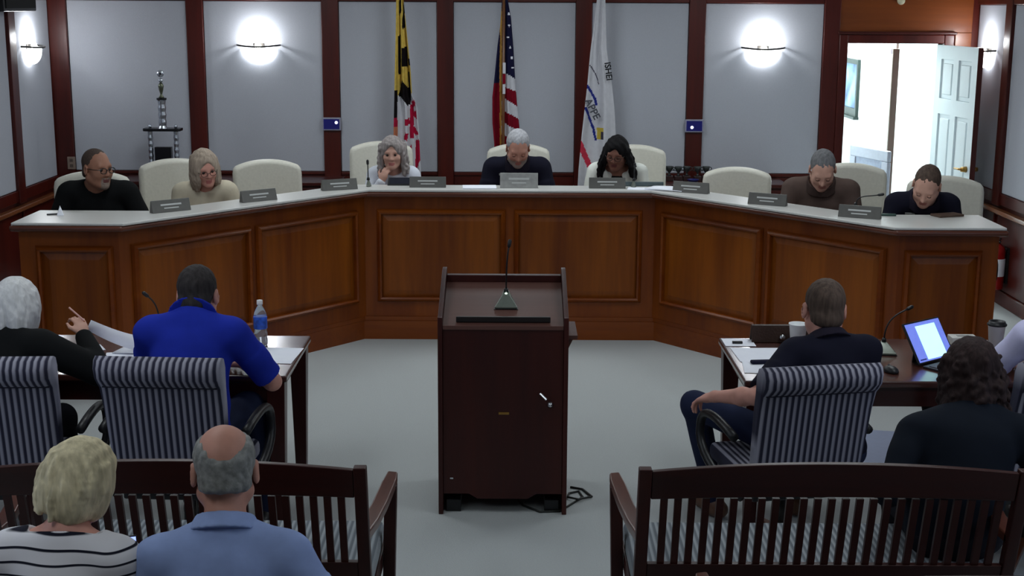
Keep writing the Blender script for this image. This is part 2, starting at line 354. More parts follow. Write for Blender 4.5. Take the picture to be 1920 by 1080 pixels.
# wall sconces
glow = mat('sconce_glass', (250, 250, 250), 0.4, emit=(246, 252, 255), estr=7.0)
def sconce(label, x, y, rz):
    t = thing('wall_sconce', label, 'lamp', (x, y, 2.0), rz, 'wall sconces')
    # half bowl, back to the wall at local y = 0, bulging to -y
    mb = MB(); n, mrows = 20, 8
    vs, fs = [], []
    for j in range(mrows + 1):
        a = j / mrows
        rad = 0.155 * math.cos(a * math.pi / 2 * 0.92) ** 0.8; z = -0.125 * math.sin(a * math.pi / 2)
        for k in range(n + 1):
            th = math.pi * k / n
            vs.append((rad * math.cos(th), -0.62 * rad * math.sin(th) - 0.004, z))
    for j in range(mrows):
        for k in range(n):
            a = j * (n + 1) + k; fs.append((a, a + 1, a + n + 2, a + n + 1))
    mb.add(vs, fs)
    b = mb.build('glass_bowl', glow, t, smooth=True)
    so = b.modifiers.new('s', 'SOLIDIFY'); so.thickness = 0.004
    rim = [(0.185 * math.cos(math.pi * k / 24), -0.115 * math.sin(math.pi * k / 24) - 0.006, 0.012 + 0.012 * abs(math.cos(math.pi * k / 24)) ** 2) for k in range(25)]
    MB().tube(rim, 0.008, 8).build('rim', dark_metal, t, smooth=True)
    MB().box(-0.05, 0.05, -0.008, -0.001, -0.06, 0.04).build('back_plate', dark_metal, t)
    MB().lathe([(0.004, -0.02), (0.022, -0.01), (0.026, 0.02), (0.02, 0.045), (0.004, 0.052)], 12, (0, -0.05, 0.0)).build('bulb', mat('bulb', (255, 250, 240), 0.5, emit=(255, 250, 240), estr=20), t, smooth=True)
    d = bpy.data.lights.new('sconce_lamp', 'POINT'); d.energy = 6.0; d.color = (0.95, 0.98, 1.0); d.shadow_soft_size = 0.03
    o = bpy.data.objects.new('sconce_lamp', d); COL.objects.link(o); o.parent = t; o.location = (0, -0.075, 0.09)
    return t
sconce('half-bowl wall sconce between the trophy and the first flag', -2.19, YB - 0.022, 0)
sconce('half-bowl wall sconce on the grey panel beside the open doorway', 2.15, YB - 0.022, 0)
sconce('half-bowl wall sconce under the black box on the side wall', XL + 0.022, 11.40, R(90))
sconce('half-bowl wall sconce half hidden behind the open white door', XR - 0.022, 11.62, R(-90))

# wall things
for x, lab in ((-1.573, 'small blue touch screen on the dark post beside the black and gold flag'), (1.574, 'small blue touch screen on the dark post nearest the white flag')):
    t = thing('wall_screen', lab, 'screen', (x, YB - 0.051, 1.352), 0, 'wall touch screens')
    MB().box(-0.082, 0.082, -0.022, -0.001, -0.056, 0.056).build('casing', mat('screen_casing', (150, 150, 168), 0.4), t, bevel=0.006)
    MB().box(-0.068, 0.068, -0.0245, -0.0215, -0.043, 0.043).build('display', mat('blue_display', (14, 16, 62), 0.2, emit=(16, 18, 80), estr=0.7), t)
    hx = 0.042 if x < 0 else -0.02
    MB().lathe([(0.001, 0), (0.014, 0.0005), (0.014, 0.002), (0.001, 0.0022)], 12).build('icon', mat('white_icon', (235, 238, 255), 0.4, emit=(235, 238, 255), estr=1.2), t, loc=(hx, -0.0245, 0.014 if x < 0 else -0.012), rot=(R(90), 0, 0))
t = thing('wall_outlet', 'small beige outlet cover on the dark corner post', 'outlet', (-3.855, YB - 0.051, 1.0))
MB().box(-0.035, 0.035, -0.008, -0.001, -0.055, 0.055).build('cover_plate', mat('beige', (140, 122, 110), 0.5), t, bevel=0.003)
MB().box(-0.014, 0.014, -0.011, -0.0075, 0.01, 0.036).box(-0.014, 0.014, -0.011, -0.0075, -0.036, -0.01).build('socket', mat('socket_brown', (92, 78, 70), 0.5), t)
t = thing('wall_sensor', 'small cream sensor on the wooden header above the doorway', 'sensor', (3.31, YB - 0.021, 2.425))
MB().lathe([(0.004, 0), (0.03, 0.004), (0.035, 0.02), (0.02, 0.05), (0.004, 0.055)], 16).build('housing', mat('sensor_cream', (210, 208, 180), 0.5), t, smooth=True, rot=(R(90), 0, 0))
t = thing('wall_speaker', 'black box speaker mounted high on the side wall above a sconce', 'speaker', (XL + 0.023, 10.95, 2.52))
MB().box(0.03, 0.12, -0.36, 0.36, -0.215, 0.22).build('cabinet', black_plastic, t, bevel=0.01)
MB().box(0.1205, 0.127, -0.33, 0.33, -0.19, 0.195).build('grille', mat('grille_black', (12, 12, 13), 0.8, scale=300, bump=0.4), t)
MB().box(0.0, 0.03, -0.08, 0.08, -0.1, 0.1).build('bracket', dark_metal, t)
# fire extinguisher beyond the end of the desk
t = thing('fire_extinguisher', 'red fire extinguisher hanging on the side wall behind the desk end', 'extinguisher', (XR - 0.105, 10.84, 0.15))
red = mat('extinguisher_red', (150, 22, 20), 0.3, coat=0.4)
MB().lathe([(0.01, 0), (0.062, 0.004), (0.066, 0.02), (0.066, 0.30), (0.055, 0.345), (0.03, 0.365), (0.02, 0.372)], 20).build('cylinder', red, t, smooth=True)
MB().lathe([(0.067, 0.11), (0.0675, 0.112), (0.0675, 0.25), (0.067, 0.252)], 20).build('label_band', paper_white, t, smooth=True)
MB().cyl((0, 0, 0.37), (0, 0, 0.40), 0.02).bar((0, -0.06, 0.42), (0, 0.03, 0.40), 0.018, 0.012, up=(0, 0, 1)).bar((0, -0.06, 0.395), (0, 0.03, 0.39), 0.014, 0.008, up=(0, 0, 1)).build('valve', black_plastic, t)
MB().tube(bez((0, 0.02, 0.39), (0, 0.12, 0.40), (0, 0.10, 0.2), (0, 0.073, 0.06)), 0.009, 8).build('hose', black_plastic, t, smooth=True)
MB().box(0.067, 0.0835, -0.05, 0.05, 0.05, 0.34).build('bracket', dark_metal, t)

# ---------------------------------------------------------------- the council desk
DO = -0.02
out_path = [(-2.97, 8.03), (-2.30, 8.03), (-1.0, 9.58), (1.0, 9.58), (2.30, 8.03), (2.97, 8.03)]
in_path = [(-2.97, 8.55), (-2.27, 8.55), (-1.157, 9.86), (1.157, 9.86), (2.27, 8.55), (2.97, 8.55)]
base_path = [(-2.945, 8.12), (-2.345, 8.12), (-1.035, 9.68), (1.035, 9.68), (2.345, 8.12), (2.945, 8.12)]
back_path = [(-2.945, 8.50), (-2.25, 8.50), (-1.10, 9.80), (1.10, 9.80), (2.25, 8.50), (2.945, 8.50)]
work_path = [(-2.90, 8.62), (-2.52, 8.62), (-1.30, 10.10), (1.30, 10.10), (2.52, 8.62), (2.90, 8.62)]
desk = thing('council_desk', 'long angled wooden council desk with raised panels and a pale counter', 'desk', (DO, 0, 0))
def shrink(poly_out, poly_in): return poly_out + poly_in[::-1]
MB().prism(shrink(base_path, back_path), 0.0, 1.045).build('front_wall', desk_wood, desk)
MB().prism(shrink(out_path, in_path), 1.047, 1.082).build('counter_edge', edge_wood, desk, bevel=0.012)
MB().prism([(x * 0.996, y + 0.008) for x, y in out_path] + [(x * 0.996, y - 0.004) for x, y in in_path[::-1]], 1.0825, 1.10).build('countertop', laminate, desk, bevel=0.005)
MB().prism(shrink([(x, y + 0.001) for x, y in back_path], work_path), 0.86, 0.89).build('work_surface', edge_wood, desk, bevel=0.004)
def facet(P0, P1, panels, top_frieze=True):
    a = Vector((P0[0], P0[1], 0)); b = Vector((P1[0], P1[1], 0)); d = (b - a); W = d.length; d.normalize()
    nrm = Vector((d.y, -d.x, 0))
    def q(u, z, o): return a + d * u + nrm * o + Vector((0, 0, z))
    def bx(mb, u0, u1, z0, z1, o0, o1):
        c = q((u0 + u1) / 2, (z0 + z1) / 2, (o0 + o1) / 2)
        mb.obox(c, d * (u1 - u0) / 2, nrm * (o1 - o0) / 2, Vector((0, 0, (z1 - z0) / 2)))
    for u0, u1, z0, z1 in panels:
        mb = MB()   # field with a bevelled border
        i = 0.05
        outer = [q(u0, z0, 0.002), q(u1, z0, 0.002), q(u1, z1, 0.002), q(u0, z1, 0.002)]
        inner = [q(u0 + i, z0 + i, 0.014), q(u1 - i, z0 + i, 0.014), q(u1 - i, z1 - i, 0.014), q(u0 + i, z1 - i, 0.014)]
        back = [p - nrm * 0.0015 for p in outer]
        mb.add(outer + inner + back, [(4, 5, 6, 7), (0, 1, 5, 4), (1, 2, 6, 5), (2, 3, 7, 6), (3, 0, 4, 7), (0, 1, 9, 8), (1, 2, 10, 9), (2, 3, 11, 10), (3, 0, 8, 11), (11, 10, 9, 8)])
        p = mb.build('panel', panel_wood, desk)
        prof = [(0.0, 0.002), (0.0, 0.030), (-0.012, 0.038), (-0.026, 0.026), (-0.034, 0.006), (-0.034, 0.002)]
        cs = [(u0, z0, 1, 1), (u1, z0, -1, 1), (u1, z1, -1, -1), (u0, z1, 1, -1)]
        ring = MB(); vs, fs = [], []
        for (uu, zz, su, sz) in cs:
            for off, o in prof: vs.append(q(uu + su * off, zz + sz * off, o))
        k = len(prof)
        for c in range(4):
            for j in range(k - 1):
                A = c * k + j; B = ((c + 1) % 4) * k + j
                fs.append((A, B, B + 1, A + 1))
        ring.add(vs, fs).build('moulding', desk_wood_x, p)
    # plinth
    return q
facet(base_path[2], base_path[3], [(0.12, 0.975, 0.31, 0.915), (1.10, 1.95, 0.31, 0.915)])
Wl = math.hypot(base_path[2][0] - base_path[1][0], base_path[2][1] - base_path[1][1])
wing_pan = [(0.115, Wl / 2 - 0.055, 0.31, 0.915), (Wl / 2 + 0.055, Wl - 0.115, 0.31, 0.915)]
facet(base_path[1], base_path[2], wing_pan); facet(base_path[3], base_path[4], wing_pan)
facet(base_path[0], base_path[1], [(0.13, 0.53, 0.31, 0.915)]); facet(base_path[4], base_path[5], [(0.07, 0.47, 0.31, 0.915)])
plo = [(-2.965, 8.095), (-2.357, 8.095), (-1.047, 9.655), (1.047, 9.655), (2.357, 8.095), (2.965, 8.095)]
MB().prism(shrink(plo, [(x, y - 0.002) for x, y in base_path]), 0.0, 0.135).build('plinth', desk_wood_x, desk)
plo2 = [(-2.955, 8.108), (-2.351, 8.108), (-1.041, 9.668), (1.041, 9.668), (2.351, 8.108), (2.955, 8.108)]
MB().prism(shrink(plo2, [(x, y - 0.002) for x, y in base_path]), 0.1355, 0.165).build('base_moulding', desk_wood_x, desk)

# credenzas along the back wall
for x0, x1, lab in ((-3.35, -1.46, 'low dark credenza against the back wall under the trophy'), (1.2, 2.33, 'low dark credenza against the back wall under the row of little cups')):
    t = thing('credenza', lab, 'cabinet', ((x0 + x1) / 2, 11.72, 0.15), 0, 'credenzas')
    hw = (x1 - x0) / 2
    MB().box(-hw, hw, -0.23, 0.22, 0.72, 0.75).build('top', mahogany_x, t, bevel=0.006)
    MB().box(-hw + 0.02, hw - 0.02, -0.2, 0.2, 0.0, 0.72).build('body', mahogany, t)
    nd = 4 if hw > 0.7 else 2
    for k in range(nd):
        a = -hw + 0.03 + k * (2 * hw - 0.06) / nd; b = a + (2 * hw - 0.06) / nd
        dd = MB().box(a + 0.006, b - 0.006, -0.218, -0.201, 0.05, 0.70).build('door', mahogany, t, bevel=0.004)
        MB().lathe([(0.003, 0), (0.006, 0.012), (0.012, 0.018), (0.008, 0.026), (0.001, 0.027)], 10).build('knob', brass, dd, smooth=True, loc=(b - 0.04, -0.2185, 0.42), rot=(R(90), 0, 0))

# trophy
t = thing('trophy', 'tall silver and black tiered trophy on the credenza by the corner', 'trophy', (-2.985, 11.72, 0.90))
blk = mat('trophy_black', (16, 16, 20), 0.25)
MB().box(-0.17, 0.17, -0.08, 0.08, 0.0, 0.045).build('base', blk, t, bevel=0.006)
for sx in (-1, 1):
    MB().lathe([(0.022, 0.045), (0.02, 0.055)] + [(0.019 + 0.004 * (k % 2), 0.06 + 0.026 * k) for k in range(13)] + [(0.02, 0.40), (0.024, 0.405)], 12, (sx * 0.11, 0, 0)).build('column', silver, t, smooth=False)
    MB().lathe([(0.012, 0.43), (0.016, 0.445), (0.008, 0.458), (0.001, 0.462)], 10, (sx * 0.11, 0, 0)).build('finial', silver, t, smooth=True)
MB().prism([(-0.16, -0.05), (-0.13, -0.07), (0.13, -0.07), (0.16, -0.05), (0.16, 0.05), (0.13, 0.07), (-0.13, 0.07), (-0.16, 0.05)], 0.406, 0.43).build('shelf', blk, t, bevel=0.004)
MB().box(-0.07, 0.07, -0.04, 0.02, 0.045, 0.27).build('plaque_block', blk, t, bevel=0.003)
MB().box(-0.045, 0.045, -0.0425, -0.0405, 0.08, 0.15).build('plaque', mat('plaque_gold', (64, 62, 40), 0.3, 0.5), t)
MB().lathe([(0.038, 0.43), (0.034, 0.44)] + [(0.030 + 0.005 * (k % 2), 0.45 + 0.03 * k) for k in range(7)] + [(0.034, 0.66), (0.038, 0.668)], 14).build('centre_column', silver, t)
MB().lathe([(0.042, 0.668), (0.042, 0.685), (0.02, 0.686)], 16).build('collar', blk, t)
MB().lathe([(0.026, 0.686), (0.016, 0.70), (0.008, 0.715), (0.018, 0.75), (0.024, 0.785), (0.016, 0.805), (0.006, 0.815)], 14).build('cup', mat('trophy_green', (96, 100, 84), 0.25, 0.7), t, smooth=True)
MB().lathe([(0.012, 0.815), (0.02, 0.83), (0.012, 0.845), (0.004, 0.852)], 14).build('cup_top', silver, t, smooth=True)
MB().lathe([(0.001, -0.007), (0.026, -0.006), (0.03, 0.0), (0.026, 0.006), (0.001, 0.007)], 20).build('disc', silver, t, smooth=True, loc=(0, 0, 0.888), rot=(R(90), 0, 0))
MB().lathe([(0.001, 0), (0.009, 0.0005), (0.009, 0.002), (0.001, 0.0025)], 12).build('disc_centre', blk, t, loc=(0, -0.0075, 0.888), rot=(R(90), 0, 0))

# little cups on the other credenza
cupm = mat('little_cup', (70, 74, 74), 0.3, 0.6, var=0.3)
cupb = mat('little_cup_base', (48, 26, 26), 0.4)
def little_cup():
    t = thing('award_cup', 'little dark award cup in the row on the credenza beside the white-jacketed woman', 'trophy', (0, 0, 0), 0, 'little award cups')
    MB().box(-0.032, 0.032, -0.032, 0.032, 0.0, 0.045).build('base', cupb, t, bevel=0.004)
    MB().lathe([(0.02, 0.045), (0.008, 0.058), (0.008, 0.07), (0.026, 0.095), (0.032, 0.125), (0.030, 0.127)], 14).build('bowl', cupm, t, smooth=True)
    for s in (-1, 1):
        MB().tube(bez((s * 0.03, 0, 0.12), (s * 0.055, 0, 0.12), (s * 0.05, 0, 0.09), (s * 0.024, 0, 0.088), 8), 0.0035, 6).build('handle', cupm, t, smooth=True)
    return t
c0 = little_cup()
NTH = ['first', 'second', 'third', 'fourth', 'fifth', 'sixth']
for i, x in enumerate((1.27, 1.345, 1.42, 1.495, 1.585, 1.66)):
    c = c0 if i == 0 else copy_tree(c0)
    c.location = (x, 11.70 + 0.02 * (i % 2), 0.90); c['label'] = NTH[i] + ' little dark award cup on the credenza, counted from the white-jacketed woman'
t = thing('blue_dish', 'shallow blue dish on the credenza in front of the little cups', 'dish', (1.53, 11.56, 0.90))
MB().lathe([(0.02, 0), (0.03, 0.004), (0.05, 0.03), (0.052, 0.035), (0.048, 0.034), (0.028, 0.01), (0.002, 0.008)], 20).build('bowl', mat('dish_blue', (24, 28, 92), 0.3), t, smooth=True)
# ---------------------------------------------------------------- lectern
t = thing('lectern', 'dark wooden lectern with a sloping top standing alone in the centre aisle', 'lectern', (-0.04, 6.19, 0))
lw = 0.305
for s in (-1, 1):   # sides carry small fins above the slope
    MB().slab([(s * lw, 0.0, 0.0), (s * lw, 0.52, 0.0), (s * lw, 0.52, 1.105), (s * lw, 0.46, 1.105), (s * lw, 0.02, 0.965), (s * lw, 0.0, 0.965)], (-s * 0.022, 0, 0)).build('side_panel', lectern_wood, t, bevel=0.003)
a = lw - 0.0225
MB().slab([(-a, 0.012, 0.10), (-a, 0.012, 0.925), (a, 0.012, 0.925), (a, 0.012, 0.10), (0.16, 0.012, 0.10), (0.12, 0.012, 0.075), (-0.12, 0.012, 0.075), (-0.16, 0.012, 0.10)][::-1], (0, 0.02, 0)).build('front_panel', lectern_wood, t, bevel=0.002)
MB().box(-a, a, 0.49, 0.51, 0.05, 1.06).build('back_panel', lectern_wood, t, bevel=0.002)
MB().slab([(-a, 0.005, 0.925), (a, 0.005, 0.925), (a, 0.44, 1.045), (-a, 0.44, 1.045)], (0, 0, -0.02)).build('sloped_top', lectern_top, t, bevel=0.002)
MB().box(-a, a, 0.445, 0.488, 1.02, 1.078).build('back_rim', lectern_wood, t, bevel=0.004)
MB().box(-a * 0.78, a * 0.78, 0.03, 0.048, 0.936, 0.962).build('book_stop', mat('stop_black', (24, 16, 15), 0.5), t, bevel=0.003)
MB().slab([(lw + 0.001, 0.18, 0.82), (lw + 0.05, 0.18, 0.82), (lw + 0.05, 0.48, 0.82), (lw + 0.001, 0.48, 0.82)], (0, 0, 0.018)).slab([(lw + 0.001, 0.30, 0.72), (lw + 0.045, 0.30, 0.815), (lw + 0.001, 0.30, 0.815)], (0, 0.02, 0)).build('side_shelf', lectern_top, t)
for s in (-1, 1):
    MB().box(s * 0.27 - 0.035 * (s > 0) * 2 + 0.0, s * 0.27 + 0.07 * (s < 0), 0.04, 0.46, 0.0, 0.06).build('foot', black_plastic, t, bevel=0.003)
MB().box(-0.02, 0.03, 0.0085, 0.0115, 0.495, 0.507).build('keyhole_plate', brass, t, bevel=0.001)
MB().tube([(0.175, 0.006, 0.60), (0.205, -0.012, 0.575)], 0.006, 8).build('latch', chrome, t)
MB().lathe([(0.003, 0), (0.014, 0.004), (0.016, 0.02), (0.003, 0.03)], 12).build('lock', chrome, t, smooth=True, loc=(0.222, 0.0115, 0.548), rot=(R(90), 0, 0))
MB().box(-0.25, -0.235, 0.0085, 0.0115, 0.175, 0.182).build('maker_tag', chrome, t)

def microphone(label, loc, rz, tilt=0.0, h=0.25, bend=(0.0, 0.06), s=1.0, group='gooseneck microphones', led=False):
    t = thing('microphone', label, 'microphone', loc, rz, group); t.rotation_euler = (tilt, 0, rz)
    MB().slab([(-0.055 * s, -0.075 * s, 0.002), (0.055 * s, -0.075 * s, 0.002), (0.022 * s, 0.05 * s, 0.002), (-0.022 * s, 0.05 * s, 0.002)], (0, 0, 0.012)).add(
        [(-0.052 * s, -0.07 * s, 0.014), (0.052 * s, -0.07 * s, 0.014), (0.02 * s, 0.046 * s, 0.014), (-0.02 * s, 0.046 * s, 0.014), (-0.02 * s, -0.02 * s, 0.045), (0.02 * s, -0.02 * s, 0.045), (0.012 * s, 0.035 * s, 0.05), (-0.012 * s, 0.035 * s, 0.05)],
        [(4, 5, 6, 7), (0, 1, 5, 4), (1, 2, 6, 5), (2, 3, 7, 6), (3, 0, 4, 7)]).build('base', mic_grey, t, bevel=0.004)
    MB().slab([(-0.058 * s, -0.078 * s, 0.0), (0.058 * s, -0.078 * s, 0.0), (0.024 * s, 0.053 * s, 0.0), (-0.024 * s, 0.053 * s, 0.0)], (0, 0, 0.0018)).build('foot_pad', black_plastic, t)
    MB().cyl((0, 0.015 * s, 0.047), (0, 0.015 * s, 0.066), 0.012, 0.009, 12).build('collar', black_plastic, t, smooth=True)
    tip = (bend[0], 0.015 + bend[1], h)
    pth = bez((0, 0.015, 0.06), (0, 0.015, 0.06 + h * 0.5), (bend[0] * 0.55, 0.015 + bend[1] * 0.5, h * 0.9), tip, 12)
    MB().tube(pth, 0.0038, 8).build('gooseneck', black_plastic, t, smooth=True)
    d = (Vector(pth[-1]) - Vector(pth[-2])).normalized(); e = Vector(tip)
    MB().tube([e - d * 0.004, e + d * 0.006, e + d * 0.03, e + d * 0.038], 0.008, 10, rs=[0.004, 0.009, 0.0095, 0.005]).build('head', black_plastic, t, smooth=True)
    if led: MB().lathe([(0.001, 0), (0.006, 0.001), (0.005, 0.004), (0.001, 0.005)], 10, (0, -0.004, 0.047)).build('indicator', mat('led_white', (235, 255, 240), 0.3, emit=(225, 255, 235), estr=3), t)
    return t
sl_ = math.atan2(0.12, 0.435)
microphone('grey gooseneck microphone on the sloping top of the lectern', (-0.028, 6.19 + 0.235, 0.925 + 0.235 * 0.276 - 0.001), 0, sl_, 0.27, (0.012, 0.03), led=True)
# cable on the carpet by the lectern
MB().tube([(0.0, 6.50, 0.006), (0.06, 6.30, 0.006), (0.14, 6.215, 0.006), (0.235, 6.225, 0.006), (0.30, 6.33, 0.006), (0.355, 6.42, 0.006), (0.34, 6.50, 0.006), (0.29, 6.47, 0.007), (0.28, 6.40, 0.012), (0.33, 6.36, 0.016), (0.40, 6.42, 0.008), (0.36, 6.53, 0.006), (0.30, 6.56, 0.006)], 0.0055, 8).build('floor_cable', mat('cable_dark', (38, 40, 38), 0.5), smooth=True)
tag(bpy.data.objects['floor_cable'], 'dark cable coiled on the carpet at the foot of the lectern', 'cable')

# ---------------------------------------------------------------- tables
glossy_top = wood('table_top_wood', (58, 30, 26), (80, 44, 36), 'x', 5, 0.16, 0.6)
def meeting_table(label, x0, x1, y0, y1, rz=0):
    t = thing('meeting_table', label, 'table', ((x0 + x1) / 2, (y0 + y1) / 2, 0), rz, 'meeting tables')
    hx, hy = (x1 - x0) / 2, (y1 - y0) / 2
    MB().box(-hx, hx, -hy, hy, 0.718, 0.75).build('tabletop', glossy_top, t, bevel=0.008)
    MB().box(-hx + 0.06, hx - 0.06, -hy + 0.05, -hy + 0.075, 0.62, 0.7175).box(-hx + 0.06, hx - 0.06, hy - 0.075, hy - 0.05, 0.62, 0.7175).box(-hx + 0.06, -hx + 0.085, -hy + 0.05, hy - 0.05, 0.62, 0.7175).box(hx - 0.085, hx - 0.06, -hy + 0.05, hy - 0.05, 0.62, 0.7175).build('apron', mahogany_x, t)
    for sx in (-1, 1):
        for sy in (-1, 1):
            MB().bar((sx * (hx - 0.055), sy * (hy - 0.055), 0.0), (sx * (hx - 0.055), sy * (hy - 0.055), 0.7175), 0.05, 0.05, 0.085, 0.085).build('leg', mahogany, t, bevel=0.004)
    return t
meeting_table('dark glossy table where the man in the blue polo sits', -2.85, -1.01, 5.94, 6.70)
meeting_table('dark glossy table with the lit tablet and two paper cups', 1.04, 2.90, 5.90, 6.70)

# ---------------------------------------------------------------- striped swivel chairs
stripe_cloth = stripes('stripe_cloth', (142, 141, 154), (44, 44, 60), 0.0268, 'X', 0.56, 0.9, soft=0.22, mid=(154, 153, 164))
stripe_seat = stripes('stripe_seat', (142, 141, 154), (44, 44, 60), 0.0268, 'X', 0.55, 0.9, soft=0.22)
def back_cushion(prof, widths, n=14, rnd=0.03):
    """side profile [(y,z)] closed loop swept across x with rounded vertical edges; widths = f(z)"""
    mb = MB(); us = [-1 + 2 * i / n for i in range(n + 1)]
    k = len(prof); vs, fs = [], []
    cy = sum(p[0] for p in prof) / k
    for u in us:
        for (y, z) in prof:
            wd = widths(z); e = max(0.0, (abs(u) - 0.86) / 0.14); sc = math.sqrt(max(0.0, 1 - 0.55 * e * e))
            vs.append((u * wd / 2, y if False else 0 + y, z))
            mid = 0.5 * (min(p[0] for p in prof if abs(p[1] - z) < 0.08) + max(p[0] for p in prof if abs(p[1] - z) < 0.08))
            vs[-1] = (u * wd / 2, mid + (y - mid) * sc, z)
    for i in range(n):
        for j in range(k):
            a, b = i * k + j, i * k + (j + 1) % k
            fs.append((a, b, b + k, a + k))
    fs.append(tuple(range(k))); fs.append(tuple(range(n * k, (n + 1) * k))[::-1])
    return mb.add(vs, fs)
def swivel_chair(label, x, y, rz):
    t = thing('swivel_chair', label, 'chair', (x, y, 0), rz, 'striped swivel chairs')
    # back: leans towards local -y (sitter faces +y)
    prof = [(-0.16, 0.40), (-0.19, 0.50), (-0.215, 0.65), (-0.24, 0.80), (-0.255, 0.88), (-0.285, 0.90), (-0.318, 0.93), (-0.322, 0.97), (-0.30, 1.0), (-0.26, 1.012), (-0.215, 1.0), (-0.185, 0.96), (-0.165, 0.88), (-0.145, 0.78), (-0.12, 0.65), (-0.09, 0.52), (-0.075, 0.42)]
    b = back_cushion(prof, lambda z: 0.455 + 0.055 * (z - 0.4) / 0.6).build('backrest', stripe_cloth, t, smooth=True)
    MB().tube([(x_ * 0.232, -0.262, 0.886) for x_ in (-1, -0.5, 0, 0.5, 1)], 0.005, 6).build('seam_piping', mat('piping_navy', (28, 28, 42), 0.9), t, smooth=True)
    MB().box(-0.25, 0.25, -0.10, 0.36, 0.40, 0.485).build('seat', stripe_seat, t, bevel=0.03, seg=3)
    MB().box(-0.22, 0.22, -0.13, 0.32, 0.36, 0.399).build('seat_pan', black_plastic, t, bevel=0.01)
    for s in (-1, 1):
        p = bez((s * 0.255, -0.10, 0.375), (s * 0.30, -0.06, 0.40), (s * 0.325, 0.30, 0.42), (s * 0.315, 0.29, 0.60), 10)[:-1] + bez((s * 0.315, 0.285, 0.60), (s * 0.312, 0.28, 0.68), (s * 0.31, 0.15, 0.70), (s * 0.30, -0.10, 0.655), 10)
        MB().tube(p, 0.02, 10).build('armrest', black_plastic, t, smooth=True)
    MB().cyl((0, 0.08, 0.10), (0, 0.08, 0.36), 0.03, 0.025, 14).build('gas_column', dark_metal, t, smooth=True)
    for k in range(5):
        an = 2 * math.pi * k / 5 + 0.3
        c, s = math.cos(an), math.sin(an)
        lg = MB().bar((0.02 * c, 0.08 + 0.02 * s, 0.12), (0.27 * c, 0.08 + 0.27 * s, 0.075), 0.05, 0.035, 0.03, 0.025, up=(0, 0, 1)).build('leg', wood('chair_base_wood', (70, 36, 24), (96, 54, 36), 'x', 6), t, bevel=0.004)
        MB().cyl((0.27 * c - 0.012 * s, 0.08 + 0.27 * s + 0.012 * c, 0.03), (0.27 * c + 0.012 * s, 0.08 + 0.27 * s - 0.012 * c, 0.03), 0.03, n=14).bar((0.27 * c, 0.08 + 0.27 * s, 0.03), (0.27 * c, 0.08 + 0.27 * s, 0.07), 0.018, 0.018).build('caster', black_plastic, lg)
    return t
swivel_chair('striped swivel chair under the woman with grey hair', -2.09, 5.52, R(3))
swivel_chair('striped swivel chair under the man in the blue polo', -1.39, 5.53, R(-3))
navy_chair = swivel_chair('striped swivel chair under the man in navy', 1.205, 5.62, R(11)); navy_chair.scale = (1, 1, 0.955)
swivel_chair('striped swivel chair under the person in the white shirt', 2.24, 5.55, R(8))

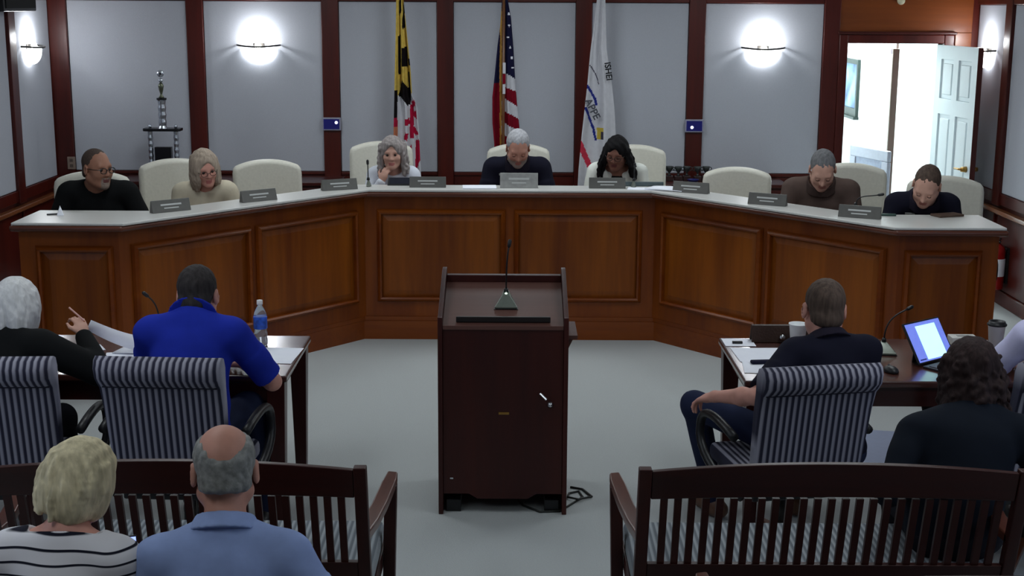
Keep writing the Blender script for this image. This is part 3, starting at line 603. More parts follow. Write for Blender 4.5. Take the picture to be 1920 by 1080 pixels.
# ---------------------------------------------------------------- benches
bench_wood = wood('bench_wood', (38, 9, 6), (58, 17, 9), 'z', 6, 0.45, 0.08)
bench_wood_x = wood('bench_wood_x', (38, 9, 6), (56, 16, 9), 'x', 5, 0.4, 0.14)
arm_wood = wood('arm_wood', (76, 38, 28), (98, 54, 40), 'y', 6, 0.3, 0.5)
bench_cloth = stripes('bench_cloth', (150, 156, 160), (104, 110, 116), 0.021, 'X', 0.55, 0.9, soft=0.3)
def bench(label, x0, x1, yb, group='slatted benches'):
    W = x1 - x0; hw = W / 2
    t = thing('bench', label, 'bench', ((x0 + x1) / 2, yb, 0), 0, group)
    lean = 0.115   # y of the back at seat height relative to the top
    def by(z): return lean * (0.90 - z) / 0.45
    for s in (-1, 1):
        MB().slab([(s * hw, by(z) - 0.02, z) for z in (0.0, 0.3, 0.6, 0.905)] + [(s * hw, by(z) + 0.022, z) for z in (0.905, 0.6, 0.3, 0.0)], (-s * 0.042, 0, 0)).build('post', bench_wood, t, bevel=0.004)
        # arm: thick curved rail that widens towards the front, on a front post
        ya = by(0.70)
        outl = [(s * hw, ya + 0.015), (s * (hw + 0.018), ya + 0.15), (s * (hw + 0.035), ya + 0.30), (s * (hw + 0.055), ya + 0.46), (s * (hw + 0.055), ya + 0.50),
                (s * (hw + 0.018), ya + 0.51), (s * (hw + 0.0), ya + 0.42), (s * (hw - 0.02), ya + 0.28), (s * (hw - 0.042), ya + 0.12), (s * (hw - 0.042), ya + 0.015)]
        n = len(outl); zt = [0.655, 0.648, 0.655, 0.685, 0.695, 0.695, 0.68, 0.655, 0.648, 0.655]
        vs = [(p[0], p[1], z - 0.036) for p, z in zip(outl, zt)] + [(p[0], p[1], z) for p, z in zip(outl, zt)]
        MB().add(vs, [(i, (i + 1) % n, (i + 1) % n + n, i + n) for i in range(n)] + [(0, 1, 8, 9), (1, 2, 7, 8), (2, 3, 6, 7), (3, 4, 5, 6), (n, n + 9, n + 8, n + 1), (n + 1, n + 8, n + 7, n + 2), (n + 2, n + 7, n + 6, n + 3), (n + 3, n + 6, n + 5, n + 4)]).build('armrest', arm_wood, t, bevel=0.006)
        MB().bar((s * (hw + 0.015), ya + 0.455, 0.0), (s * (hw + 0.033), ya + 0.46, 0.66), 0.045, 0.05).build('leg', bench_wood, t, bevel=0.004)
    # crest rail with a gentle arch
    n = 24; vs, fs = [], []
    for i in range(n + 1):
        u = -1 + 2 * i / n; x = u * (hw - 0.043); zt = 0.895 + 0.033 * (1 - u * u); zb = 0.790 + 0.012 * (1 - u * u)
        vs += [(x, by(zb) - 0.014, zb), (x, by(zb) + 0.014, zb), (x, by(zt) + 0.014, zt), (x, by(zt) - 0.014, zt)]
    for i in range(n):
        for j in range(4):
            a, b = 4 * i + j, 4 * i + (j + 1) % 4; fs.append((a, b, b + 4, a + 4))
    fs += [(0, 1, 2, 3), (4 * n + 3, 4 * n + 2, 4 * n + 1, 4 * n)]
    MB().add(vs, fs).build('crest_rail', bench_wood_x, t, bevel=0.004)
    MB().slab([(-hw + 0.043, by(0.535) - 0.014, 0.535), (-hw + 0.043, by(0.44) - 0.014, 0.44), (-hw + 0.043, by(0.44) + 0.014, 0.44), (-hw + 0.043, by(0.535) + 0.014, 0.535)], (W - 0.086, 0, 0)).build('bottom_rail', bench_wood_x, t, bevel=0.003)
    ns = 25; sp = (W - 0.084) / (ns + 1); me = None
    for i in range(ns):
        x = -hw + 0.042 + sp * (i + 1)
        if me is None:
            sl = MB().slab([(-0.012, by(0.535) - 0.008, 0.5355), (0.012, by(0.535) - 0.008, 0.5355), (0.012, by(0.793) - 0.008, 0.793), (-0.012, by(0.793) - 0.008, 0.793)], (0, 0.016, 0)).build('slat', bench_wood, t, loc=(x, 0, 0)); me = sl.data
        else:
            sl = bpy.data.objects.new('slat', me); COL.objects.link(sl); sl.parent = t; sl.location = (x, 0, 0)
    MB().box(-hw, hw, by(0.4) + 0.03, by(0.4) + 0.52, 0.33, 0.39).build('seat_frame', bench_wood_x, t, bevel=0.005)
    MB().box(-hw + 0.005, hw - 0.005, by(0.46) + 0.035, by(0.46) + 0.52, 0.391, 0.475).build('seat_cushion', bench_cloth, t, bevel=0.022, seg=3)
    return t
bench('slatted wooden bench standing just behind the man in the blue polo', -1.76, -0.475, 4.28)
bench('slatted wooden bench with the woman in the dark jacket sitting on it', 0.42, 1.71, 4.28)
bench('slatted wooden bench under the two people nearest the camera', -1.76, -0.44, 3.06)
bench('slatted wooden bench of which only the top rail shows at the bottom edge', 0.62, 1.90, 3.375)

# ---------------------------------------------------------------- cream high-backed chairs behind the desk
def exec_chair(label, x, y, rz, z0=0.15, H=1.13, W=0.50):
    t = thing('executive_chair', label, 'chair', (x, y, z0), rz, 'cream high-backed chairs')
    # outline of the back, arched at the top; sitter faces local +y
    pts = []
    n = 16
    pts += [(-W * 0.42, 0.44), (-W * 0.47, 0.60), (-W * 0.5, 0.80), (-W * 0.5, H - 0.10), (-W * 0.488, H - 0.065)]
    for i in range(n + 1):
        u = -1 + 2 * i / n; pts.append((u * W * 0.455, H - 0.045 + 0.045 * (1 - abs(u) ** 2.2)))
    pts += [(W * 0.488, H - 0.065), (W * 0.5, H - 0.10), (W * 0.5, 0.80), (W * 0.47, 0.60), (W * 0.42, 0.44)]
    def lean(z): return -0.20 - 0.13 * (z - 0.44)
    vs = [(px, lean(pz) - 0.055, pz) for px, pz in pts] + [(px, lean(pz) + 0.055, pz) for px, pz in pts]
    k = len(pts)
    MB().add(vs, [tuple(range(k)), tuple(range(2 * k - 1, k - 1, -1))] + [(i, (i + 1) % k, (i + 1) % k + k, i + k) for i in range(k)]).build('backrest', cream_leather, t, bevel=0.032, seg=3)
    MB().box(-0.25, 0.25, -0.17, 0.30, 0.40, 0.475).build('seat', cream_leather, t, bevel=0.03, seg=3)
    for s in (-1, 1):
        MB().tube(bez((s * 0.225, -0.20, 0.42), (s * 0.29, -0.10, 0.42), (s * 0.30, 0.22, 0.45), (s * 0.295, 0.22, 0.58), 8)[:-1] + bez((s * 0.295, 0.22, 0.58), (s * 0.295, 0.2, 0.66), (s * 0.29, 0.05, 0.665), (s * 0.27, -0.20, 0.64), 8), 0.019, 8).build('armrest', black_plastic, t, smooth=True)
    MB().cyl((0, 0.04, 0.09), (0, 0.04, 0.40), 0.03, n=12).build('gas_column', dark_metal, t, smooth=True)
    for q in range(5):
        an = 2 * math.pi * q / 5; c, s = math.cos(an), math.sin(an)
        MB().bar((0.02 * c, 0.04 + 0.02 * s, 0.11), (0.27 * c, 0.04 + 0.27 * s, 0.07), 0.05, 0.03, 0.03, 0.025, up=(0, 0, 1)).cyl((0.27 * c - 0.012 * s, 0.04 + 0.27 * s + 0.012 * c, 0.03), (0.27 * c + 0.012 * s, 0.04 + 0.27 * s - 0.012 * c, 0.03), 0.03, n=12).build('leg', black_plastic, t)
    return t
# facing the room: rotation pi turns local +y towards the camera
CH = [('cream chair behind the man in glasses and black', -2.83, 9.06, 180 + 10), ('cream chair behind the woman in the cream sweater', -2.30, 9.46, 180 + 22),
      ('empty cream chair behind the desk, next to the woman in the cream sweater', -1.74, 9.78, 180 + 14), ('cream chair behind the woman with curly grey hair', -1.00, 10.55, 180 + 8),
      ('cream chair behind the grey-haired man', 0.045, 10.62, 180), ('cream chair behind the woman in the white jacket', 0.955, 10.58, 180 - 2),
      ('empty cream chair behind the desk, next to the man in the brown shirt', 1.60, 9.80, 180 - 12), ('cream chair behind the man in the brown shirt', 2.30, 9.30, 180 - 14),
      ('cream chair behind the man bending over the desk end', 2.86, 8.92, 180 - 12)]
CHH = [1.10, 1.145, 1.105, 1.165, 1.145, 1.145, 1.065, 1.155, 1.115]
for (lab, x, y, a), hh in zip(CH, CHH): exec_chair(lab, x, y, R(a), H=hh)

# ---------------------------------------------------------------- flags
def pip(x, y, poly):
    c = False; n = len(poly); j = n - 1
    for i in range(n):
        if (poly[i][1] > y) != (poly[j][1] > y) and x < (poly[j][0] - poly[i][0]) * (y - poly[i][1]) / (poly[j][1] - poly[i][1]) + poly[i][0]: c = not c
        j = i
    return c
def interp(tab, y):
    if y <= tab[0][0]: return tab[0][1]
    for (a, xa), (b, xb) in zip(tab, tab[1:]):
        if y <= b: return xa + (xb - xa) * (y - a) / (b - a)
    return tab[-1][1]
K = 0.0045   # metres per drawing unit of the flag patterns; z = 2.418 - 0.00445 * y
def cloth(name, left, right, y0, y1, mats, colour, parent, folds, depth=0.05, nu=44, nv=190, y_off=0.0):
    """hanging cloth: left / right edges given as tables over the drop, pleated in depth"""
    vs, fs, mi = [], [], []
    for j in range(nv + 1):
        yy = y0 + (y1 - y0) * j / nv; xl, xr = interp(left, yy), interp(right, yy)
        for i in range(nu + 1):
            u = i / nu; x = xl + (xr - xl) * u
            g = min(1.0, max(0.15, (yy + 60) / 200))
            d = depth * g * (0.75 * math.sin(folds * 2 * math.pi * u + 0.006 * yy) + 0.35 * math.sin(folds * 4.1 * math.pi * u + 1.3))
            vs.append(((x) * K, y_off - d, 2.418 - 0.00445 * yy))
    for j in range(nv):
        for i in range(nu):
            a = j * (nu + 1) + i; fs.append((a, a + 1, a + nu + 2, a + nu + 1))
            yy = y0 + (y1 - y0) * (j + 0.5) / nv; u = (i + 0.5) / nu
            xl, xr = interp(left, yy), interp(right, yy)
            mi.append(colour(xl + (xr - xl) * u, yy))
    o = MB().add(vs, fs).build(name, mats, parent, smooth=True, fix=False)
    o.data.polygons.foreach_set('material_index', mi)
    s = o.modifiers.new('s', 'SOLIDIFY'); s.thickness = 0.0025
    return o
pole_wood = wood('pole_wood', (96, 60, 36), (120, 80, 50), 'z', 8, 0.35, 0.4)
def pole(t, x=0.0, y=0.0):
    MB().cyl((x, y, 0.0), (x, y, 2.80), 0.0125, n=14).build('pole', pole_wood, t, smooth=True)
    MB().lathe([(0.005, 2.80), (0.02, 2.81), (0.012, 2.83), (0.03, 2.86), (0.02, 2.93), (0.002, 2.98)], 12, (x, y, 0)).build('finial', brass, t, smooth=True)
    MB().lathe([(0.17, 0.0), (0.17, 0.02), (0.10, 0.045), (0.03, 0.07), (0.02, 0.10), (0.015, 0.10)], 24, (x, y, 0)).build('stand', brass, t, smooth=True)
gold = mat('flag_gold', (206, 176, 84), 0.8, spec=0.1); fblack = mat('flag_black', (20, 16, 18), 0.8, spec=0.1); fwhite = mat('flag_white', (200, 200, 206), 0.85, var=0.04, spec=0.1)
fred = mat('flag_red', (170, 24, 58), 0.8, spec=0.1); fnavy = mat('flag_navy', (26, 26, 56), 0.8, spec=0.1); fred2 = mat('flag_deep_red', (120, 14, 32), 0.8, spec=0.1); fblue = mat('flag_blue', (38, 48, 128), 0.8, spec=0.1)
forange = mat('flag_orange', (190, 116, 84), 0.8, spec=0.1)
FY = 11.70
# black and gold state flag; drawing x is relative to pixel-free origin 755
t = thing('flag', 'furled black, gold, red and white flag on a pole', 'flag', (-0.9225, FY, 0.15), 0)
pole(t, (747 - 755) * K, 0.035)
FZ = -0.15
def shift(o): o.location.z = -0.15; return o
p_blk = [[(747, 5), (752, 0), (751, 25), (747, 32)], [(755, 20), (757, 0), (759, 50), (754, 56), (752, 52)], [(745, 68), (749.5, 66), (748, 141), (744.5, 139)],
         [(752, 91), (761, 88), (761.5, 127), (751, 124)], [(762, 136), (766, 136), (769, 182), (764, 166)], [(752, 150), (757, 160), (764, 166), (769, 180), (766, 196), (761, 199), (754, 188), (744, 180)], [(763, 110), (768, 112), (768, 122), (764, 122)]]
p_red = [[(768, 190), (775, 188), (777, 198), (770, 204)], [(766, 196), (772, 200), (772, 262), (764, 262)], [(772, 212), (778, 208), (779, 224), (772, 220)], [(756, 226), (764, 222), (765, 234), (757, 238)], [(770, 236), (778, 244), (783, 252), (776, 256), (769, 246)], [(754, 262), (757, 250), (762, 252), (760, 266)], [(776, 266), (783, 262), (786, 300), (774, 330)], [(756, 280), (768, 274), (772, 360), (760, 380)]]
def md(x, y):
    if y < 180 and not (y > 170 and x < 742):
        for p in p_blk:
            if pip(x, y, p): return 1
        if x > interp([(170, 775), (182, 764)], y) and y > 168: return 2
        return 0
    if pip(x, y, p_blk[5]): return 1
    if x < interp([(180, 742), (262, 741), (380, 740)], y): return 1 if y < 222 else (3 if y < 240 else 4)
    for p in p_red:
        if pip(x, y, p): return 3
    return 2
shift(cloth('cloth', [(-70, -10), (0, -12.2), (52, -13.5), (179, -17.5), (259, -20.5), (400, -24)], [(-70, -4), (0, 0.7), (67, 7), (130, 13), (179, 15.5), (202, 25), (259, 28.5), (400, 33)], -70, 400,
            [gold, fblack, fwhite, fred, forange], lambda x, y: md(x + 755, y), t, 2.0, 0.035))
# national flag
t = thing('flag', 'furled red, white and navy striped flag with stars on a pole', 'flag', (-0.081, FY, 0.15), 0)
pole(t, 0.0, -0.062)
def us(x, y):
    x += 942
    if x < 938.5:
        if x > interp([(0, 936.6), (116, 934.0), (260, 935.6), (400, 936)], y): return 4
        return 0 if y < 156 else 1
    s = (x - 944) / 22.0
    b = [135 + 14 * s, 162 + 10 * s, 183 + 16 * s, 208 + 13 * s, 230 + 14 * s, 254 + 14 * s, 278 + 14 * s, 302 + 14 * s, 326 + 14 * s, 350 + 14 * s]
    if y < b[0]:
        for sx, sy in ((951, 27), (950, 70), (954, 89), (957, 108), (959, 127), (952, 48)):
            if math.hypot(x - sx, (y - sy)) < 2.1: return 3
        return 0
    for i, v in enumerate(b):
        if y < v: return 2 if i % 2 == 1 else 1
    return 2
shift(cloth('cloth', [(-70, -2), (0, -3), (49, -6), (86, -11), (150, -17), (181, -20.5), (230, -20.5), (270, -17), (400, -15)], [(-70, 3), (0, 6.7), (34, 13), (90, 18), (142, 21), (192, 25), (238, 30), (400, 32)], -70, 400,
            [fnavy, fred2, fwhite, mat('star_white', (232, 232, 240), 0.8), mat('fringe_gold', (186, 138, 58), 0.7)], us, t, 1.6, 0.045))
MB().box(-0.006, 0.018, -0.085, -0.078, 1.66, 1.75).build('pole_sleeve', fwhite, t); MB().box(-0.006, 0.016, -0.085, -0.078, 1.49, 1.57).build('pole_sleeve', fwhite, t)
MB().box(-0.006, 0.018, -0.084, -0.079, 1.575, 1.655).build('pole_band', fred2, t)
# white municipal flag
t = thing('flag', 'furled white flag with a blue arc and black letters on a pole', 'flag', (0.729, FY, 0.15), 0)
pole(t, 0.01, 0.04)
def band(x, y, pts, w):
    best = 9e9
    for (ax, ay), (bx_, by_) in zip(pts, pts[1:]):
        dx, dy = bx_ - ax, by_ - ay; q = max(0, min(1, ((x - ax) * dx + (y - ay) * dy) / (dx * dx + dy * dy)))
        best = min(best, math.hypot(x - ax - q * dx, y - ay - q * dy))
    return best < w
def wf(x, y):
    x += 1122
    if band(x, y, [(1104, 122), (1112, 133), (1118, 146), (1121, 156)], 0.9): return 3
    if band(x, y, [(1099, 160), (1107, 172), (1114, 184), (1117, 196)], 2.4) and x < 1119: return 1
    if band(x, y, [(1097, 202), (1104, 220), (1112, 240), (1117, 262)], 2.2): return 1
    if 240 < y < 262 and 1119 < x < 1131: return 4 if not (x > 1127 and y > 246) else 3
    if pip(x, y, [(1086, 264), (1090, 264), (1110, 308), (1110, 318), (1102, 316), (1086, 282)]): return 2
    return 0
shift(cloth('cloth', [(-70, -4), (0, -7), (98, -18), (166, -23.5), (252, -32), (320, -37), (400, -40)], [(-70, 5), (0, 8), (89, 12), (160, 24), (207, 30), (267, 34), (320, 40), (400, 44)], -70, 400,
            [fwhite, fblue, mat('flag_pink_red', (198, 44, 70), 0.8), mat('flag_line', (52, 46, 66), 0.8), mat('flag_yellow', (190, 166, 60), 0.8)], wf, t, 1.5, 0.03))
def letters(txt, size, loc, rot, m, parent, name='lettering'):
    cu = bpy.data.curves.new(name, 'FONT'); cu.body = txt; cu.size = size; cu.extrude = 0.0006; cu.offset = 0.002; cu.align_x = 'CENTER'; cu.align_y = 'CENTER'
    cu.materials.append(m)
    tmp = bpy.data.objects.new(name, cu); COL.objects.link(tmp)
    me = bpy.data.meshes.new_from_object(tmp.evaluated_get(bpy.context.evaluated_depsgraph_get())); bpy.data.objects.remove(tmp)
    o = bpy.data.objects.new(name, me); COL.objects.link(o); o.parent = parent; o.location = loc; o.rotation_euler = rot
    return o
letters('APPE', 0.085, ((1109 - 1122) * K, -0.055, 2.418 - 0.00445 * 203 - 0.15), (R(90), R(62), 0), mat('letter_grey', (74, 76, 84), 0.8), t)
letters('ISHEI', 0.07, ((1137.5 - 1122) * K, -0.05, 2.418 - 0.00445 * 132 - 0.15), (R(90), R(82), 0), mat('letter_black', (24, 24, 28), 0.8), t)
# ---------------------------------------------------------------- signed-distance modelling for people
class SDF:
    def __init__(s): s.p = []
    def _add(s, op, kind, args, k, fr, c, r):
        # fr = (origin, 3x3 axes as columns, scale) ; c, r = bounding sphere in the frame's own coordinates
        if fr is not None:
            o, A, sc = fr
            c = np.asarray(o) + A @ (np.asarray(c) * sc); r = r * sc
        s.p.append((op, kind, args, k, fr, np.asarray(c, float), float(r)))
    def ell(s, c, r, k=0.03, op='+', fr=None, A=None):
        s._add(op, 'e', (np.asarray(c, float), np.asarray(r, float), A), k, fr, c, max(r)); return s
    def cone(s, a, b, ra, rb, k=0.03, op='+', fr=None, flat=False):
        a = np.asarray(a, float); b = np.asarray(b, float)
        s._add(op, 'f' if flat else 'c', (a, b, ra, rb), k, fr, (a + b) / 2, np.linalg.norm(b - a) / 2 + max(ra, rb)); return s
    def sph(s, c, r, k=0.03, op='+', fr=None): return s.cone(c, np.asarray(c, float) + (0, 0, 1e-4), r, r, k, op, fr)
    def plane(s, pt, n, fr=None, k=0.006):
        """keep the side the normal n points to"""
        n = np.asarray(n, float); n = n / np.linalg.norm(n)
        s._add('&', 'p', (np.asarray(pt, float), n), k, fr, pt, 1e3); return s
    @staticmethod
    def ev(kind, a, P):
        if kind == 'e':
            c, r, A = a; Q = P - c
            if A is not None: Q = Q @ A
            k0 = np.linalg.norm(Q / r, axis=1); k1 = np.linalg.norm(Q / (r * r), axis=1) + 1e-9
            return k0 * (k0 - 1.0) / k1
        if kind in 'cf':
            p, q, ra, rb = a; d = q - p; L2 = d @ d; t = ((P - p) @ d) / L2; tc = np.clip(t, 0, 1)
            dist = np.linalg.norm(P - p - tc[:, None] * d, axis=1) - (ra + (rb - ra) * tc)
            if kind == 'f':
                ln = math.sqrt(L2); rad = np.linalg.norm(P - p - t[:, None] * d, axis=1) - (ra + (rb - ra) * tc)
                dist = np.maximum(rad, np.maximum(-t * ln, (t - 1) * ln))
            return dist
        pt, n = a
        return -((P - pt) @ n)
    def eval(s, P, prims):
        d = np.full(len(P), 1.0)
        for op, kind, args, k, fr, c, r in prims:
            Q = P; sc = 1.0
            if fr is not None: Q = (P - fr[0]) @ fr[1] / fr[2]; sc = fr[2]
            e = s.ev(kind, args, Q) * sc
            if op == '+':
                h = np.clip(0.5 + 0.5 * (e - d) / k, 0, 1); d = e + (d - e) * (1 - h) - k * h * (1 - h) if False else (e * (1 - h) + d * h) - k * h * (1 - h)
            else:
                if op == '-': e = -e
                h = np.clip(0.5 - 0.5 * (e - d) / k, 0, 1); d = (e * (1 - h) + d * h) + k * h * (1 - h)
        return d
    def bounds(s):
        lo = np.min([c - r for op, kd, a, k, f, c, r in s.p if op == '+'], axis=0) - 0.02
        hi = np.max([c + r for op, kd, a, k, f, c, r in s.p if op == '+'], axis=0) + 0.02
        return lo, hi
    def mesh(s, h, disp=None, lo=None, hi=None, B=10):
        l0, h0 = s.bounds(); lo = l0 if lo is None else np.maximum(l0, lo); hi = h0 if hi is None else np.minimum(h0, hi)
        n = np.ceil((hi - lo) / h / B).astype(int) * B + 1
        vol = np.full(n, 1.0, np.float32)
        half = B * h / 2; rad = half * 1.7321
        g = np.arange(B + 1) * h
        off = np.stack(np.meshgrid(g, g, g, indexing='ij'), -1).reshape(-1, 3)
        C = np.array([c for *_, c, r in s.p]); Rr = np.array([r for *_, r in s.p]); Kk = np.array([p[3] for p in s.p])
        plus = np.array([p[0] == '+' for p in s.p])
        for bi in range((n[0] - 1) // B):
            for bj in range((n[1] - 1) // B):
                for bk in range((n[2] - 1) // B):
                    b0 = lo + np.array([bi, bj, bk]) * B * h; bc = b0 + half
                    near = np.linalg.norm(C - bc, axis=1) - Rr < rad + Kk + 0.012
                    if not (near & plus).any(): continue
                    pr = [p for p, q in zip(s.p, near) if q]
                    if abs(s.eval(bc[None], pr)[0]) > rad * 1.5 + 0.04: 
                        d0 = s.eval(bc[None], pr)[0]
                        if d0 < 0: vol[bi * B:bi * B + B + 1, bj * B:bj * B + B + 1, bk * B:bk * B + B + 1] = -1
                        continue
                    P = off + b0; d = s.eval(P, pr)
                    if disp is not None: d = d + disp(P)
                    vol[bi * B:bi * B + B + 1, bj * B:bj * B + B + 1, bk * B:bk * B + B + 1] = d.reshape(B + 1, B + 1, B + 1)
        return nets(vol, lo, h)
def nets(vol, lo, h):
    """naive surface nets"""
    sg = vol < 0
    a = sg[:-1, :-1, :-1]; cnt = np.zeros(a.shape, np.int8)
    offs = [(i, j, k) for i in (0, 1) for j in (0, 1) for k in (0, 1)]
    N = np.array(a.shape)
    for i, j, k in offs: cnt += sg[i:i + N[0], j:j + N[1], k:k + N[2]]
    I = np.argwhere((cnt > 0) & (cnt < 8))
    idx = np.full(a.shape, -1, np.int64); idx[I[:, 0], I[:, 1], I[:, 2]] = np.arange(len(I))
    val = np.stack([vol[I[:, 0] + i, I[:, 1] + j, I[:, 2] + k] for i, j, k in offs], 1)
    O = np.array(offs, float); pos = np.zeros((len(I), 3)); wt = np.zeros(len(I))
    for p in range(8):
        for q in range(p + 1, 8):
            if np.abs(O[p] - O[q]).sum() != 1: continue
            va, vb = val[:, p], val[:, q]; mk = (va < 0) != (vb < 0)
            t = np.where(mk, va / np.where(mk, va - vb, 1), 0)
            pos += np.where(mk[:, None], O[p] + t[:, None] * (O[q] - O[p]), 0); wt += mk
    V = (I + pos / wt[:, None]) * h + lo
    F = []
    for ax in range(3):
        b, c = (ax + 1) % 3, (ax + 2) % 3
        s0 = [slice(None)] * 3; s1 = [slice(None)] * 3; s0[ax] = slice(0, -1); s1[ax] = slice(1, None)
        A, Bv = sg[tuple(s0)], sg[tuple(s1)]
        E = np.argwhere(A != Bv)
        E = E[(E[:, b] > 0) & (E[:, c] > 0) & (E[:, b] < N[b]) & (E[:, c] < N[c])]
        if not len(E): continue
        fl = A[E[:, 0], E[:, 1], E[:, 2]]
        q = []
        for db, dc in ((1, 1), (0, 1), (0, 0), (1, 0)):
            e = E.copy(); e[:, b] -= db; e[:, c] -= dc; q.append(idx[e[:, 0], e[:, 1], e[:, 2]])
        q = np.stack(q, 1); q[~fl] = q[~fl][:, ::-1]
        F.append(q[(q >= 0).all(1)])
    return V, np.concatenate(F)
def npmesh(name, V, F, mats, parent=None, mi=None):
    me = bpy.data.meshes.new(name)
    me.vertices.add(len(V)); me.vertices.foreach_set('co', V.astype(np.float32).ravel())
    me.loops.add(F.size); me.loops.foreach_set('vertex_index', F.astype(np.int32).ravel())
    me.polygons.add(len(F)); me.polygons.foreach_set('loop_start', np.arange(0, F.size, 4, dtype=np.int32)); me.polygons.foreach_set('loop_total', np.full(len(F), 4, np.int32))
    for mm in mats: me.materials.append(mm)
    if mi is not None: me.polygons.foreach_set('material_index', mi.astype(np.int32))
    me.update(calc_edges=True); me.validate()
    me.polygons.foreach_set('use_smooth', np.ones(len(me.polygons), bool))
    o = bpy.data.objects.new(name, me); COL.objects.link(o)
    if parent: o.parent = parent
    return o

def rot(yaw, pitch, roll):
    """yaw: + turns to the sitter's left; pitch: + looks down; roll: + tilts to the sitter's right"""
    return np.array(Matrix.Rotation(yaw, 3, 'Z') @ Matrix.Rotation(-pitch, 3, 'X') @ Matrix.Rotation(roll, 3, 'Y'))
def V3(*a): return np.array(a, float)

SKIN = {}
def skin(name, c): return mat(name, c, 0.55, var=0.07, scale=24, spec=0.35)
def hairmat(name, c, var=0.3, st=(1, 1, 0.18), scale=70): return mat(name, c, 0.75, var=var, scale=scale, stretch=st, bump=0.5, spec=0.18)
def clothmat(name, c, var=0.08, rough=0.9, scale=14): return mat(name, c, rough, var=var, scale=scale, bump=0.12, spec=0.15)

def hand(s, w, f, up, side, curl=0.5, spread=0.08, sc=1.0, thumb=0.6):
    """palm, four fingers of different lengths with knuckles, and a thumb off the side of the palm"""
    f = f / np.linalg.norm(f); up = up - f * (up @ f); up = up / np.linalg.norm(up); lat = np.cross(f, up) * side   # lat points to the thumb side
    A = np.stack([lat, f, up], 1)
    s.ell(w + f * 0.048 * sc, V3(0.041, 0.054, 0.0165) * sc, 0.012, A=A)
    s.cone(w, w + f * 0.04 * sc, 0.024 * sc, 0.02 * sc, 0.02)
    for i, (o, ln) in enumerate(((0.029, 0.072), (0.010, 0.080), (-0.009, 0.074), (-0.027, 0.058))):
        p = w + (f * (0.088 - 0.004 * abs(i - 1)) + lat * o) * sc
        dirn = f + lat * spread * (1.2 - i); dirn /= np.linalg.norm(dirn); r = (0.0092 - 0.0006 * (i == 3)) * sc
        a = 0.0
        for seg, fr in enumerate((0.44, 0.31, 0.25)):
            a += curl * (0.55, 0.75, 0.55)[seg]
            d = dirn * math.cos(a) - up * math.sin(a); q = p + d * ln * fr * sc
            s.cone(p, q, r, r * 0.93, 0.006 if seg == 0 else 0.003); p = q; r *= 0.93
    p = w + (f * 0.028 + lat * 0.03) * sc
    d = f * 0.62 + lat * 0.72 - up * 0.25 * thumb; d /= np.linalg.norm(d); q = p + d * 0.042 * sc
    s.cone(p, q, 0.014 * sc, 0.0105 * sc, 0.012)
    d = f * 0.9 + lat * (0.4 - 0.5 * thumb) - up * 0.45 * thumb; d /= np.linalg.norm(d)
    s.cone(q, q + d * 0.034 * sc, 0.0102 * sc, 0.008 * sc, 0.004)

def head_prims(s, fr, fem=False, full=0.0, nose=1.0, beard=0.0):
    s.ell((0, -0.014, 0.045), (0.076, 0.096, 0.086), 0.02, fr=fr)
    s.ell((0, 0.028, -0.018), (0.064 + full * 0.006, 0.066, 0.094), 0.03, fr=fr)
    for x in (-1, 1):
        s.cone((x * (0.054 + full * 0.008), -0.005, -0.052), (x * 0.016, 0.066, -0.098), 0.02, 0.017, 0.035, fr=fr)
        s.sph((x * 0.040, 0.058, -0.022), 0.024 + full * 0.004, 0.03, fr=fr)
    s.sph((0, 0.073, -0.103), 0.0175, 0.025, fr=fr)
    s.cone((-0.038, 0.076, 0.029), (0.038, 0.076, 0.029), 0.012, 0.012, 0.025, fr=fr)
    for x in (-1, 1):
        s.ell((x * 0.032, 0.099, 0.007), (0.019, 0.017, 0.012), 0.012, '-', fr=fr)
    s.cone((0, 0.088, 0.018), (0, 0.106 * nose + 0.002, -0.026), 0.0075, 0.0115, 0.014, fr=fr)
    for x in (-1, 1): s.sph((x * 0.0125, 0.097, -0.029), 0.0082, 0.007, fr=fr)
    s.ell((0, 0.087, -0.060), (0.024, 0.010, 0.0075), 0.008, fr=fr)
    s.ell((0, 0.086, -0.072), (0.021, 0.010, 0.0085), 0.008, fr=fr)
    s.ell((0, 0.0985, -0.0658), (0.019, 0.006, 0.0018), 0.003, '-', fr=fr)
    for x in (-1, 1):
        A = np.array(Matrix.Rotation(R(-14 * x), 3, 'Z') @ Matrix.Rotation(R(8), 3, 'X'))
        s.ell((x * 0.083, -0.010, 0.0), (0.0095, 0.023, 0.035), 0.006, fr=fr, A=A)
        s.ell((x * 0.089, -0.005, 0.002), (0.006, 0.011, 0.019), 0.005, '-', fr=fr, A=A)

